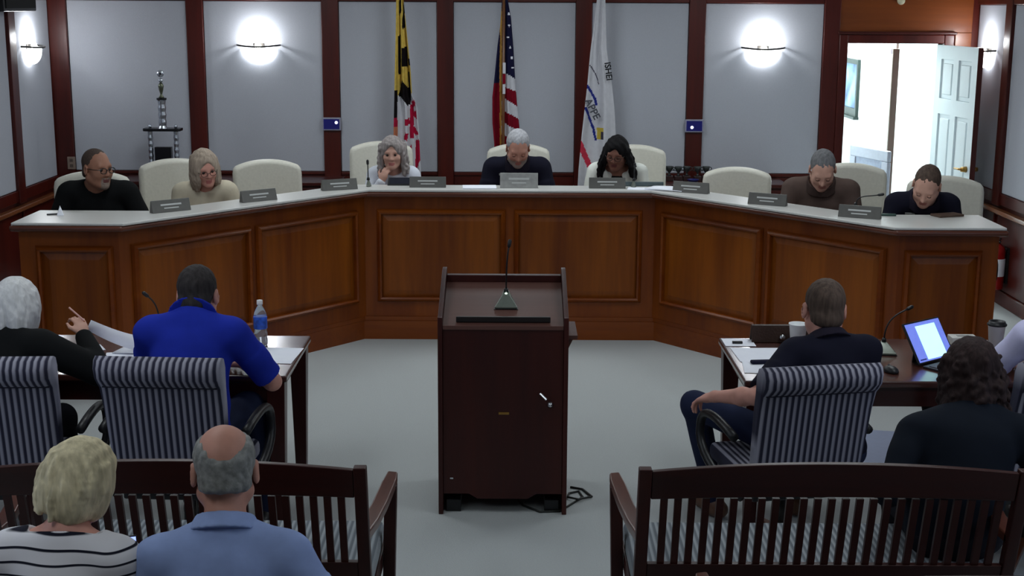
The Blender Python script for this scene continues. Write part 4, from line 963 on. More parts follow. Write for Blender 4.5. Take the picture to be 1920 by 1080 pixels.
def person(label, x, y, zs, yaw, sc=1.0, w=1.0, depth=1.0, belly=1.0, lean=5, bend=10, side=0.0, head=(0, 10, 0), neck_f=0.03, armL=None, armR=None, handL=None, handR=None,
           knees=None, ankles=None, skin_m=None, top_m=None, leg_m=None, top='long', collar=None, hair=None, hair_m=None, glasses=None, res=0.0075, fem=False, full=0.0, shoe_m=None,
           placket=None, badges=(), seen_front=True, neckline=0.0, beard=None, lips=None, tuck=None, twist=0.0, drop=0.0, vneck=False, under=None, goatee=False, hmul=1.0, fat=1.0, slope=0.0):
    # ---- spine
    def S(t):
        n = 12; p = V3(0, 0, 0.09 * sc); dt = t * sc / n
        for i in range(n):
            a = R(lean + bend * ((i + 0.5) / n * t / 0.5))
            p = p + V3(side * ((i + 0.5) / n * t / 0.5), math.sin(a), math.cos(a)) * dt
        return p
    def ang(t): return R(lean + bend * t / 0.5)
    Tw = np.array(Matrix.Rotation(R(twist), 3, 'Z'))
    def frame(t): return Tw @ np.array(Matrix.Rotation(-ang(t), 3, 'X'))
    A33 = frame(0.33); A15 = frame(0.15)
    sh = {}
    for sd in (-1, 1):
        sh[sd] = S(0.455 - slope) + A33 @ V3(sd * 0.178 * w * sc, -0.005, 0)
    c7 = S(0.515)
    hy, hp_, hr = [R(v) for v in head]
    Rh = rot(hy, hp_, hr)
    hc = c7 + Tw @ V3(0, math.sin(ang(0.5)) * 0.07 + neck_f, 0.082 - drop) * sc + Rh @ V3(0, 0.022, 0.052) * sc
    hs = (0.95 if fem else 1.0) * sc ** 0.5 * hmul
    fr = (hc, Rh, hs)
    neck_top = hc + Rh @ V3(0, -0.022, -0.058) * hs
    nr = (0.050 if fem else 0.060) * sc
    el, wr = {}, {}
    dflt = {sd: (sh[sd] + V3(sd * 0.055, 0.05, -0.275) * sc, None) for sd in (-1, 1)}
    for sd, arm in ((-1, armL), (1, armR)):
        e, h_ = arm if arm else (dflt[sd][0], dflt[sd][0] + V3(-sd * 0.07, 0.235, 0.03) * sc)
        e = np.asarray(e, float); h_ = np.asarray(h_, float)
        # keep real limb lengths
        L1, L2 = 0.285 * sc, 0.255 * sc
        d = e - sh[sd]; e = sh[sd] + d / np.linalg.norm(d) * L1
        d = h_ - e; h_ = e + d / np.linalg.norm(d) * L2
        el[sd], wr[sd] = e, h_
    # ---- body (skin): head, neck, core, arms, hands, legs - one surface
    b = SDF()
    b.ell(S(0.33), V3(0.154 * w, 0.101 * depth, 0.174) * sc, 0.03, A=A33)
    if fem:
        for sd in (-1, 1): b.sph(S(0.30) + A33 @ V3(sd * 0.07, 0.085, -0.01) * sc, 0.044 * sc, 0.04)
    b.ell(S(0.08), V3(0.135 * w, 0.085, 0.12) * sc, 0.04)
    for sd in (-1, 1):
        b.cone(c7, sh[sd] * 0.85 + c7 * 0.15, 0.042 * sc, 0.040 * sc, 0.03)
        b.cone(sh[sd], el[sd], 0.046 * sc * (0.88 if fem else 1), 0.038 * sc * (0.88 if fem else 1), 0.03)
        b.cone(el[sd], el[sd] * 0.65 + wr[sd] * 0.35, 0.038 * sc * (0.88 if fem else 1), 0.041 * sc * (0.85 if fem else 1), 0.02)
        b.cone(el[sd] * 0.65 + wr[sd] * 0.35, wr[sd], 0.041 * sc * (0.85 if fem else 1), 0.026 * sc * (0.9 if fem else 1), 0.02)
    b.cone(c7 - (0, 0.0, 0.03), neck_top, nr * 1.12, nr, 0.03)
    b.cone(c7 + Tw @ V3(0, 0.02, -0.02), hc + Rh @ V3(0, 0.02, -0.07) * hs, nr * 0.75, nr * 0.8, 0.03)
    head_prims(b, fr, fem, full)
    for sd, hd in ((-1, handL), (1, handR)):
        f = wr[sd] - el[sd]; f /= np.linalg.norm(f)
        o = dict(curl=0.45, up=(0, 0, 1), spread=0.06, f=None, thumb=0.6)
        if hd: o.update(hd)
        ff = f if o['f'] is None else np.asarray(o['f'], float)
        hand(b, wr[sd] + f * 0.008, ff, np.asarray(o['up'], float) * 1.0, -1 if sd == 1 else 1, o['curl'], o['spread'], sc * (0.92 if fem else 1.0), o['thumb'])
    kn, an = {}, {}
    for i, sd in enumerate((-1, 1)):
        kn[sd] = np.asarray(knees[i], float) if knees else V3(sd * 0.12, 0.43, 0.07) * sc
        an[sd] = np.asarray(ankles[i], float) if ankles else V3(sd * 0.12, 0.44, -zs + 0.085)
    if leg_m is not None:
        for sd in (-1, 1):
            b.cone(V3(sd * 0.085 * sc, 0.02, 0.085 * sc), kn[sd], 0.06 * sc, 0.045 * sc, 0.03)
            b.cone(kn[sd], an[sd], 0.045 * sc, 0.035 * sc, 0.03)
    Vb, Fb = b.mesh(res)
    # lips by place on the face
    ctr = Vb[Fb].mean(1); q = ((ctr - hc) @ Rh) / hs
    mi = np.zeros(len(Fb), int)
    if lips is not None:
        mi[(np.abs(q[:, 0]) < 0.023) & (q[:, 1] > 0.078) & (q[:, 2] < -0.0535) & (q[:, 2] > -0.0785)] = 1
    if beard is not None:
        mi[(q[:, 1] > -0.01) & (q[:, 2] < -0.045 - 0.25 * np.maximum(0, 0.05 - np.abs(q[:, 0]) - 0.03)) & (q[:, 2] > -0.125) & ~((np.abs(q[:, 0]) < 0.022) & (q[:, 2] > -0.078) & (q[:, 2] < -0.055))] = 2
    if goatee: mi[(mi == 2) & ~((np.abs(q[:, 0]) < 0.034) & (q[:, 1] > 0.05))] = 0
    if under is not None:
        mi[(ctr[:, 2] < c7[2] - 0.075) & (np.abs(ctr[:, 0]) < 0.14) & (ctr[:, 1] < c7[1] + 0.13)] = 3
    ms = [skin_m, lips or skin_m, beard or skin_m, under or skin_m]
    body = npmesh('person', Vb, Fb, ms, None, mi)
    body.location = (x, y, zs); body.rotation_euler = (0, 0, yaw)
    tag(body, label, 'person')
    # ---- clothes
    c = SDF(); o = 0.014 * sc
    c.ell(S(0.33), V3(0.165 * w, 0.112 * depth, 0.185) * sc, 0.05, A=A33)
    c.ell(S(0.14) + V3(0, 0.012 * belly, 0), V3(0.160 * w, 0.122 * belly, 0.16) * sc, 0.06, A=A15)
    c.ell(S(0.01), V3(0.178 * w ** 0.5, 0.130, 0.115) * sc, 0.05)
    c.cone(sh[-1] * 0.9 + sh[1] * 0.1, sh[1] * 0.9 + sh[-1] * 0.1, 0.062 * sc, 0.062 * sc, 0.05)
    if fem:
        for sd in (-1, 1): c.sph(S(0.30) + A33 @ V3(sd * 0.07, 0.085, -0.01) * sc, 0.055 * sc, 0.05)
    sleeve = {'long': 0.97, 'short': 0.0}[top]
    for sd in (-1, 1):
        c.cone(c7 + V3(0, -0.005, -0.015), sh[sd] * 0.8 + c7 * 0.2, 0.056 * sc, 0.056 * sc, 0.05)
        if top == 'long':
            c.cone(sh[sd], el[sd], 0.064 * sc * w ** 0.5 * fat, 0.054 * sc * fat, 0.035)
            we = el[sd] + (wr[sd] - el[sd]) * sleeve
            c.cone(el[sd], we, 0.054 * sc * fat, 0.038 * sc * (0.5 + 0.5 * fat), 0.02, flat=False)
        else:
            c.cone(sh[sd], sh[sd] + (el[sd] - sh[sd]) * 0.55, 0.064 * sc * w ** 0.5, 0.062 * sc, 0.04)
            c.cone(sh[sd] + (el[sd] - sh[sd]) * 0.4, sh[sd] + (el[sd] - sh[sd]) * 0.88, 0.062 * sc, 0.0635 * sc, 0.02, flat=True)
    up = neck_top - c7; up = up / np.linalg.norm(up)
    c.cone(c7 + up * (0.006 - neckline * 0.6), c7 + up * 0.18, nr * 1.2 + 0.004 + neckline, nr * 1.2 + 0.006 + neckline * 2.2, 0.012, '-', flat=True)
    if vneck: c.cone(c7 + A33 @ V3(0, 0.12, 0.03), S(0.20) + A33 @ V3(0, 0.15, 0), 0.088, 0.05, 0.012, '-')
    if collar is not None: c.cone(c7 + A33 @ V3(0, 0.10, 0.03), S(0.35) + A33 @ V3(0, 0.15, 0), 0.048, 0.014, 0.01, '-')
    if neckline >= 0 and placket is not False:
        c.cone(c7 + A33 @ V3(0, 0.105, -0.035 - neckline * 1.2), c7 + A33 @ V3(0, 0.10, 0.08), 0.016 + neckline * 0.4, 0.05 + neckline, 0.012, '-')
    if tuck is not None: c.plane((0, 0, tuck), (0, 0, 1))
    Vc, Fc = c.mesh(res * 1.15, disp=lambda P: 0.0022 * np.sin(P[:, 0] * 23 + P[:, 2] * 31 + 2.0 * np.sin(P[:, 1] * 17)) * np.sin(P[:, 2] * 19 - P[:, 0] * 11 + x * 5))
    npmesh('shirt' if top_m.name.find('jacket') < 0 else 'jacket', Vc, Fc, [top_m], body)
    if collar is not None:
        k = SDF()
        base = c7 + A33 @ V3(0, 0.008, -0.022)
        k.cone(base, base + up * 0.054 * sc, nr * 1.6 + 0.020, nr * 1.25 + 0.013, 0.01, flat=True)
        k.cone(base - up * 0.05, base + up * 0.12, nr * 1.2 + 0.004, nr * 1.2 + 0.004, 0.004, '-')
        k.cone(base + A33 @ V3(0, 0.13, -0.05), base + A33 @ V3(0, 0.10, 0.10), 0.02, 0.035, 0.006, '-')
        Vk, Fk = k.mesh(min(res, 0.0055)); npmesh('collar', Vk, Fk, [collar], body)
    if leg_m is not None:
        g = SDF()
        g.ell(V3(0, -0.005, 0.075 * sc), V3(0.172 * w ** 0.5, 0.128, 0.105) * sc, 0.05)
        for sd in (-1, 1):
            g.cone(V3(sd * 0.085, 0.03, 0.08) * sc, kn[sd], 0.092 * sc, 0.068 * sc, 0.04)
            g.cone(kn[sd], an[sd] + V3(0, 0, 0.0), 0.066 * sc, 0.052 * sc, 0.035)
        Vg, Fg = g.mesh(0.011 if res < 0.0085 else 0.013, disp=lambda P: 0.002 * np.sin(P[:, 0] * 40 + P[:, 2] * 26) * np.sin(P[:, 1] * 30)); npmesh('trousers', Vg, Fg, [leg_m], body)
        for sd in (-1, 1):
            q = SDF(); a = an[sd]; zf = -zs + 0.001
            dirx = V3(sd * 0.25, 1.0, 0); dirx /= np.linalg.norm(dirx)
            q.cone(V3(a[0], a[1], zf + 0.045) - dirx * 0.05, V3(a[0], a[1], zf + 0.035) + dirx * 0.13, 0.044 * sc, 0.036 * sc, 0.03)
            q.cone(a + V3(0, 0, 0.01), V3(a[0], a[1], zf + 0.04), 0.042 * sc, 0.045 * sc, 0.03)
            q.plane((0, 0, zf), (0, 0, 1))
            Vq, Fq = q.mesh(0.009); npmesh('shoe', Vq, Fq, [shoe_m or black_plastic], body)
    # ---- hair
    if hair:
        hq = SDF(); rng = random.Random(hash(label) % 1000 if False else len(label)); amp, fq = 0.0012, 120.0; hres = min(res, 0.0065)
        kind = hair[0]
        cap = lambda t, k=0.01, dy=0: hq.ell((0, -0.014 + dy, 0.046), (0.076 + t, 0.096 + t * (1 if dy == 0 else 0.8), 0.086 + t), k, fr=fr)
        if kind == 'short':
            cap(hair[1], 0.01, -0.8 * hair[1] - 0.0035); hq.ell((0, -0.055, -0.025), (0.064 + hair[1], 0.052 + hair[1], 0.06), 0.02, fr=fr)
            for sd in (-1, 1): hq.sph((sd * 0.062, 0.078, 0.072), 0.034, 0.02, '-', fr=fr)
            amp, fq = min(0.0022, hair[1] * 0.35), 170.0
            hq.plane((0, 0.074, hair[2] if len(hair) > 2 else 0.082), (0, -0.66, 0.75), fr=fr, k=0.012)
            hq.plane((0, 0.0, -0.062), (0, 0.0, 1), fr=fr)
            for sd in (-1, 1): hq.sph((sd * 0.085, 0.002, -0.008), 0.031, 0.006, '-', fr=fr)
        elif kind == 'ring':
            cap(hair[1]); hq.ell((0, -0.055, -0.02), (0.064 + hair[1], 0.052 + hair[1], 0.06), 0.02, fr=fr)
            hq.plane((0, 0.045, 0.03), (0, -0.62, 0.78), fr=fr); hq.plane((0, 0, -0.048), (0, 0.12, 1), fr=fr, k=0.02)
            hq.ell((0, -0.034, 0.116), (0.050, 0.096, 0.072), 0.035, '-', fr=fr); amp, fq = 0.002, 150.0
            for sd in (-1, 1): hq.sph((sd * 0.085, 0.002, -0.008), 0.031, 0.006, '-', fr=fr)
        elif kind == 'bob':
            cap(0.018, 0.02); ln = hair[1]
            hq.ell((0, -0.03, -0.01), (0.098, 0.098, 0.115), 0.03, fr=fr)
            for sd in (-1, 1):
                hq.ell((sd * 0.066, 0.012, -0.025), (0.032, 0.062, 0.10 + ln * 0.3), 0.03, fr=fr)
                hq.ell((sd * 0.05, -0.05, -0.05 - ln * 0.3), (0.05, 0.052, 0.085 + ln * 0.5), 0.03, fr=fr)
            hq.plane((0, 0, -0.105 - ln), (0, -0.25, 1), fr=fr, k=0.02)
            hq.ell((0, 0.122, -0.030), (0.058, 0.070, 0.105), 0.015, '-', fr=fr)
            hq.ell((0, 0.112, 0.035), (0.046, 0.046, 0.055), 0.015, '-', fr=fr)
            for i in range(46):
                a = R(-150) + R(300) * i / 45 + rng.uniform(-0.05, 0.05)
                if abs(a) > R(125): continue
                p = V3(math.sin(a) * 0.088, -math.cos(a) * 0.098 - 0.018, 0.05 + rng.uniform(-0.03, 0.04))
                L_ = 0.13 + ln + rng.uniform(-0.03, 0.02); sg = rng.uniform(-1, 1)
                for j in range(6):
                    q = V3(math.sin(a) * (0.092 + 0.010 * math.sin(j * 0.9)), -math.cos(a) * (0.100 + 0.008 * math.sin(j * 0.9)) - 0.02, p[2] - L_ / 6) + V3(0.004 * sg * j, 0, 0)
                    hq.cone(p, q, 0.011, 0.0095, 0.008, fr=fr); p = q
            amp, fq = 0.0022, 85
        elif kind == 'frizz':
            cap(0.022, 0.02); ln = hair[1]
            for i in range(hair[2]):
                a = rng.uniform(R(-150), R(150)); zz = rng.uniform(-0.10 - ln, 0.09); rr = 0.092 + 0.018 * rng.random() + (0.014 if zz < 0 else 0.0)
                px_, py_ = math.sin(a) * rr, -math.cos(a) * rr * 0.95 - 0.01
                if py_ > 0.035 and zz < 0.07: py_ = 0.03; px_ = math.copysign(0.092, px_)
                ph = rng.uniform(0, 6.28); p = V3(px_, py_, zz); cv = hair[3] if len(hair) > 3 else 0.015
                for j in range(5):
                    q = p + V3(cv * math.sin(ph + j * 1.9), cv * math.cos(ph + j * 1.9), -0.013)
                    hq.cone(p, q, rng.uniform(0.009, 0.013), 0.010, 0.007, fr=fr); p = q
            hq.ell((0, 0.122, -0.032), (0.056, 0.070, 0.106), 0.012, '-', fr=fr)
            hq.ell((0, 0.112, 0.040), (0.046, 0.046, 0.052), 0.012, '-', fr=fr)
            amp, fq = 0.003, 95
        elif kind == 'tress':
            cap(0.016, 0.02); ln = hair[1]
            for i in range(hair[2]):
                a = R(-165) + R(330) * i / (hair[2] - 1) + rng.uniform(-0.08, 0.08)
                if abs(a) > R(128): continue
                p = V3(math.sin(a) * 0.082, -math.cos(a) * 0.088 - 0.012, 0.05 + rng.uniform(-0.01, 0.02))
                for j in range(7):
                    q = p + V3(math.sin(a) * 0.010 + rng.uniform(-0.013, 0.013), -math.cos(a) * 0.004 + rng.uniform(-0.010, 0.010), -ln / 7)
                    hq.cone(p, q, 0.015, 0.014, 0.008, fr=fr); p = q
            hq.ell((0, 0.122, -0.032), (0.056, 0.070, 0.106), 0.012, '-', fr=fr)
            hq.ell((0, 0.112, 0.036), (0.044, 0.046, 0.050), 0.012, '-', fr=fr)
            amp, fq = 0.004, 90
        def dsp(P):
            Q = ((P - hc) @ Rh) / hs
            return amp * np.sin(Q[:, 0] * fq + 3 * np.sin(Q[:, 2] * fq * 0.3)) * np.sin(Q[:, 1] * fq * 0.9 + 2 * np.sin(Q[:, 2] * fq * 0.24))
        Vh, Fh = hq.mesh(hres, disp=dsp)
        if len(Fh): npmesh('hair', Vh, Fh, [hair_m], body)
    # ---- eyes, brows, glasses
    def hpnt(v): return Vector(hc + Rh @ (np.asarray(v, float) * hs))
    if seen_front:
        for sd in (-1, 1):
            mb = MB(); n, mr = 12, 8; vs = []
            cc = hpnt((sd * 0.032, 0.0795, 0.006))
            vsl = []
            for j in range(mr + 1):
                for i in range(n):
                    th = math.pi * j / mr; ph = 2 * math.pi * i / n
                    vsl.append(cc + Vector(Rh @ V3(math.sin(th) * math.cos(ph), math.cos(th), math.sin(th) * math.sin(ph))) * 0.0122 * hs)
            fs = [(j * n + i, j * n + (i + 1) % n, (j + 1) * n + (i + 1) % n, (j + 1) * n + i) for j in range(mr) for i in range(n)]
            lid = head[1] >= 20
            e = mb.add(vsl, fs).build('eye', [skin_m, skin_m] if lid else [mat('eye_white', (196, 188, 184), 0.4, var=0.02), mat('iris_dark', (44, 30, 24), 0.25, var=0.05)], body, smooth=True)
            if lid:
                ln_ = [hpnt((sd * 0.032 + u_ * 0.013, 0.0905 - 0.004 * abs(u_) ** 2, -0.001 - 0.0025 * (1 - u_ * u_))) for u_ in (-1, -0.5, 0, 0.5, 1)]
                MB().tube(ln_, 0.0016, 5).build('eyelash', mat('lash_dark', (40, 28, 26), 0.7), body, smooth=True)
            e.data.polygons.foreach_set('material_index', [1 if j < 3 else 0 for j in range(mr) for i in range(n)])
            pts = [hpnt((sd * a_, 0.0875 - 0.012 * ((a_ - 0.03) / 0.02) ** 2 * 0.5, 0.0265 + 0.004 * math.sin((a_ - 0.014) / 0.034 * math.pi))) for a_ in (0.013, 0.022, 0.032, 0.042, 0.05)]
            MB().tube(pts, 0.003, 6, rs=[0.0026, 0.0038, 0.0038, 0.003, 0.0018]).build('eyebrow', beard or hair_m or skin_m, body, smooth=True)
    if glasses:
        gm = MB()
        for sd in (-1, 1):
            pts = [hpnt((sd * 0.033 + 0.024 * math.cos(t_), 0.109, 0.003 + 0.018 * math.sin(t_))) for t_ in [2 * math.pi * i / 16 for i in range(17)]]
            gm.tube(pts, 0.0021 * glasses[1], 6)
            gm.tube([hpnt((sd * 0.057, 0.108, 0.010)), hpnt((sd * 0.077, 0.06, 0.010)), hpnt((sd * 0.083, -0.01, 0.012))], 0.0019 * glasses[1], 6)
        gm.tube([hpnt((-0.009, 0.111, 0.006)), hpnt((0, 0.113, 0.009)), hpnt((0.009, 0.111, 0.006))], 0.0019 * glasses[1], 6)
        gm.build('glasses', glasses[0], body, smooth=True)
    # ---- badges printed on the chest: (u across, t up the spine, width, height, material)
    for (u, t_, bw, bh, bm) in badges:
        cc = S(t_) + A33 @ V3(u * sc, 0, 0)
        # walk outwards to the shirt surface
        d = A33 @ V3(0, 1, 0); P = cc[None] + np.linspace(0, 0.3, 150)[:, None] * d
        val = c.eval(P, c.p); hit = np.argmax(val > 0.003); pnt = P[hit]
        eps = 0.01
        gx = [c.eval((pnt + v)[None], c.p)[0] - c.eval((pnt - v)[None], c.p)[0] for v in (V3(eps, 0, 0), V3(0, eps, 0), V3(0, 0, eps))]
        nn = np.array(gx); nn /= np.linalg.norm(nn); ax_ = np.cross(V3(0, 0, 1), nn); ax_ /= np.linalg.norm(ax_); az_ = np.cross(nn, ax_)
        MB().obox(pnt + nn * 0.0035, ax_ * bw / 2, nn * 0.0025, az_ * bh / 2).build('badge', bm, body)
    body['_dummy'] = 0; del body['_dummy']
    return body, dict(hc=hc, wr=wr, el=el, sh=sh, kn=kn)
def face_to(deg): return R(deg)
def to_local(px_, py_, pz_, x, y, zs, yaw):
    dx, dy = px_ - x, py_ - y; c_, s_ = math.cos(-yaw), math.sin(-yaw)
    return V3(dx * c_ - dy * s_, dx * s_ + dy * c_, pz_ - zs)
# ---------------------------------------------------------------- the people
sk_fair = skin('skin_fair', (206, 160, 142)); sk_pink = skin('skin_pink', (204, 148, 132)); sk_ruddy = skin('skin_ruddy', (188, 136, 118)); sk_tan = skin('skin_tan', (150, 106, 86)); sk_dark = skin('skin_dark', (132, 90, 76))
lip_p = mat('lip_pink', (176, 104, 100), 0.45); lip_d = mat('lip_dark', (96, 50, 48), 0.45); lip_m = mat('lip_muted', (164, 104, 94), 0.5)
stub = mat('grey_stubble', (150, 136, 128), 0.7, var=0.3, scale=200); stub_w = mat('goatee_grey', (128, 112, 102), 0.7, var=0.4, scale=200)
badge_w = mat('badge_white', (206, 206, 210), 0.7, var=0.25, scale=160); badge_g = mat('badge_grey', (140, 142, 140), 0.7, var=0.35, scale=160)
navy_cloth = clothmat('navy_cloth', (24, 24, 38)); black_cloth = clothmat('black_cloth', (20, 21, 22)); cream_knit = clothmat('cream_knit', (204, 194, 172)); white_cloth = clothmat('white_cloth', (222, 226, 236))
white_jacket = clothmat('white_jacket', (226, 228, 220)); brown_cloth = clothmat('brown_cloth', (92, 76, 70)); dark_jacket = clothmat('dark_jacket', (20, 25, 34)); blue_cloth = clothmat('blue_cloth', (32, 48, 158)); sky_cloth = clothmat('sky_cloth', (142, 160, 204))
jeans = clothmat('jeans', (36, 42, 66)); dark_trousers = clothmat('dark_trousers', (26, 26, 32)); navy_collar = clothmat('navy_collar', (34, 30, 42)); maroon = clothmat('maroon_placket', (64, 22, 30)); violet_white = clothmat('violet_white', (206, 204, 236))
h_black = hairmat('hair_black', (20, 18, 20), 0.4); h_dark = hairmat('hair_dark', (52, 48, 48), 0.3); h_grey = hairmat('hair_grey', (168, 168, 172), 0.2); h_silver = hairmat('hair_silver', (206, 206, 206), 0.12); h_mid = hairmat('hair_mid_grey', (112, 112, 114), 0.25)
h_blond = hairmat('hair_blond', (206, 194, 160), 0.28, scale=55); h_fade = hairmat('hair_fade', (82, 68, 60), 0.3); h_ashy = hairmat('hair_ash', (172, 156, 140), 0.25); h_frizz = hairmat('hair_frizz', (150, 142, 140), 0.3); h_brown = hairmat('hair_brown_black', (46, 34, 33), 0.4); h_stub = hairmat('hair_stubble', (74, 62, 56), 0.25, scale=200)
h_ring = mat('hair_ring', (128, 128, 124), 0.6, var=0.3, scale=60, bump=0.3)
red_metal = mat('glass_frame', (40, 30, 30), 0.3, 0.3); frame_b = mat('glass_frame_black', (16, 16, 18), 0.3)
AUD = 0.0
P180 = math.pi
# -- at the desk, seat height over the raised floor
def dais(label, x, y, yaw_off, **kw):
    kw.setdefault('res', 0.0075)
    return person(label, x, y, 0.625, P180 + R(yaw_off), leg_m=kw.pop('leg_m', dark_trousers), **kw)
dais('person in black with glasses and a grey goatee, head turned to one side', -2.72, 8.98, 6, sc=1.0, w=1.1, belly=1.15, lean=6, bend=8, head=(48, 2, 0), skin_m=sk_tan, top_m=black_cloth, hair=('short', 0.002, 0.074), hair_m=h_stub, beard=stub_w, goatee=True, drop=0.03, lips=lip_d, glasses=(frame_b, 1.3), full=0.6,
     armR=((0.29, 0.10, 0.30), (0.10, 0.36, 0.30)), armL=((-0.31, 0.10, 0.3), (-0.22, 0.36, 0.29)), badges=[(-0.085, 0.30, 0.022, 0.008, badge_w)], twist=0)
dais('person with long grey-blond hair in a cream sweater looking down', -2.115, 9.36, 14, sc=0.93, fem=True, w=0.98, lean=7, bend=12, head=(14, 16, 8), skin_m=sk_pink, top_m=cream_knit, hair=('bob', 0.07), hair_m=h_ashy, lips=lip_p, glasses=(red_metal, 0.8), neckline=0.012)
dais('person with frizzy shoulder-length grey hair, chin resting on a hand', -0.905, 10.42, 2, sc=0.90, fem=True, w=0.92, lean=7, bend=8, head=(-3, 6, 2), skin_m=sk_fair, top_m=white_cloth, hair=('frizz', 0.03, 210, 0.007), hair_m=h_frizz, lips=lip_p, neckline=0.02,
     armR=((0.19, 0.16, 0.30), (0.055, 0.235, 0.50)), handR=dict(curl=1.0, up=(0.3, 0.7, 0.2), f=(-0.35, 0.0, 0.9)), armL=((-0.2, 0.1, 0.28), (-0.07, 0.3, 0.29)))
dais('grey-haired person in a dark polo at the middle of the desk, reading', 0.035, 10.44, 0, sc=1.02, w=1.06, lean=6, bend=12, head=(4, 33, 0), skin_m=sk_ruddy, top='short', top_m=navy_cloth, collar=navy_collar, hair=('short', 0.009, 0.078), drop=0.02, hair_m=h_grey, beard=stub, lips=lip_m, full=0.4,
     badges=[(-0.085, 0.43, 0.075, 0.024, badge_w), (0.095, 0.43, 0.08, 0.014, badge_g)])
dais('person with long black wavy hair, glasses and a white jacket', 0.80, 10.42, -6, sc=0.96, fem=True, w=1.0, lean=6, bend=12, head=(-12, 20, -4), skin_m=sk_dark, top_m=white_jacket, hair=('tress', 0.25, 46), vneck=True, under=black_cloth, drop=0.02, hair_m=h_black, lips=lip_d, glasses=(frame_b, 0.9), neckline=0.03)
dais('person in a brown shirt with short grey hair bending the head down', 2.10, 9.29, -12, sc=1.02, w=1.06, lean=6, bend=14, head=(4, 42, 0), skin_m=sk_fair, top_m=brown_cloth, collar=clothmat('brown_collar', (70, 56, 52)), hair=('short', 0.005, 0.078), drop=0.02, hair_m=h_mid, lips=lip_m)
dais('person in a navy polo with two small badges leaning over the desk end', 2.66, 8.93, -6, sc=1.0, w=0.98, lean=12, bend=22, head=(-22, 40, -10), skin_m=sk_fair, top='short', top_m=navy_cloth, collar=navy_collar, hair=('short', 0.004, 0.078), drop=0.02, hair_m=h_fade, lips=lip_m, full=0.3,
     badges=[(-0.09, 0.43, 0.07, 0.028, badge_w), (0.085, 0.43, 0.06, 0.026, badge_g)])
# -- at the two tables
def wloc(x, y, zs, yaw): return lambda a, b, c: to_local(a, b, c, x, y, zs, yaw)
W = wloc(-1.375, 5.60, 0.487, R(-4))
person('person in a bright blue polo with dark hair, elbow on the table', -1.375, 5.60, 0.487, R(-4), sc=1.0, w=1.06, slope=0.02, belly=1.2, depth=1.1, lean=9, bend=8, side=0.01, drop=0.062, head=(2, 14, 0), skin_m=sk_pink, top='short', top_m=blue_cloth, collar=blue_cloth, leg_m=jeans, hair=('short', 0.007, 0.07), hair_m=h_dark, full=0.5, seen_front=False, res=0.0065,
       armR=(W(-1.09, 5.74, 0.85), W(-1.22, 6.02, 0.79)), armL=(W(-1.58, 5.80, 0.85), W(-1.46, 6.02, 0.79)), knees=[W(-1.52, 6.07, 0.585), W(-1.18, 6.05, 0.60)], ankles=[W(-1.50, 6.15, 0.09), W(-1.13, 6.02, 0.09)], handR=dict(curl=0.3), handL=dict(curl=0.3))
W = wloc(1.37, 5.66, 0.43, R(11))
person('person in a navy polo with short fair hair, one hand on the chair arm', 1.37, 5.66, 0.43, R(11), sc=0.93, w=1.06, lean=-6, bend=27, side=0.02, drop=0.012, hmul=1.1, head=(-10, 10, 2), skin_m=sk_pink, top='short', top_m=navy_cloth, collar=navy_collar, leg_m=jeans, hair=('short', 0.004, 0.07), hair_m=h_fade, seen_front=False, res=0.0065, shoe_m=mat('shoe_brown', (92, 62, 44), 0.45),
       armL=(W(0.985, 5.48, 0.75), W(0.88, 5.70, 0.735)), handL=dict(curl=0.75, f=W(0.77, 5.82, 0.675) - W(0.86, 5.73, 0.725), up=(0.0, 0.1, 1.0), spread=0.15), armR=(W(1.52, 5.72, 0.8), W(1.40, 6.0, 0.79)),
       knees=[W(0.84, 6.02, 0.60), W(1.36, 6.12, 0.585)], ankles=[W(0.97, 6.20, 0.09), W(1.36, 6.24, 0.09)])
W = wloc(-2.20, 5.62, 0.475, R(-8))
bd, jt = person('person with a silver bob and black sweater holding up a pencil', -2.20, 5.62, 0.475, R(-8), sc=0.88, fat=1.3, hmul=1.06, fem=True, w=1.08, belly=1.1, lean=11, bend=16, drop=0.02, head=(-6, 12, 0), skin_m=sk_fair, top_m=black_cloth, leg_m=dark_trousers, hair=('bob', 0.01), hair_m=h_silver, seen_front=False, res=0.0065,
       armR=(W(-1.85, 5.74, 0.85), W(-1.955, 6.0, 1.0)), handR=dict(curl=0.9, f=W(-2.0, 6.06, 1.06) - W(-1.955, 6.0, 0.97), up=(0.75, -0.6, 0.25), spread=0.12), armL=(W(-2.42, 5.8, 0.88), W(-2.3, 6.0, 0.79)))
W = wloc(2.40, 5.66, 0.487, R(10))
person('person in a white shirt sitting behind the paper cup at the table end', 2.40, 5.66, 0.487, R(10), sc=0.97, w=1.05, lean=8, bend=8, head=(10, 12, 0), skin_m=sk_fair, top_m=violet_white, leg_m=dark_trousers, hair=('short', 0.008, 0.07), hair_m=h_dark, seen_front=False, res=0.008,
       armL=(W(2.12, 5.82, 0.84), W(2.26, 6.06, 0.79)), armR=(W(2.62, 5.8, 0.85), W(2.5, 6.05, 0.79)), knees=[W(1.97, 6.10, 0.60), W(2.4, 6.1, 0.585)], ankles=[W(2.0, 6.2, 0.09), W(2.4, 6.2, 0.09)])
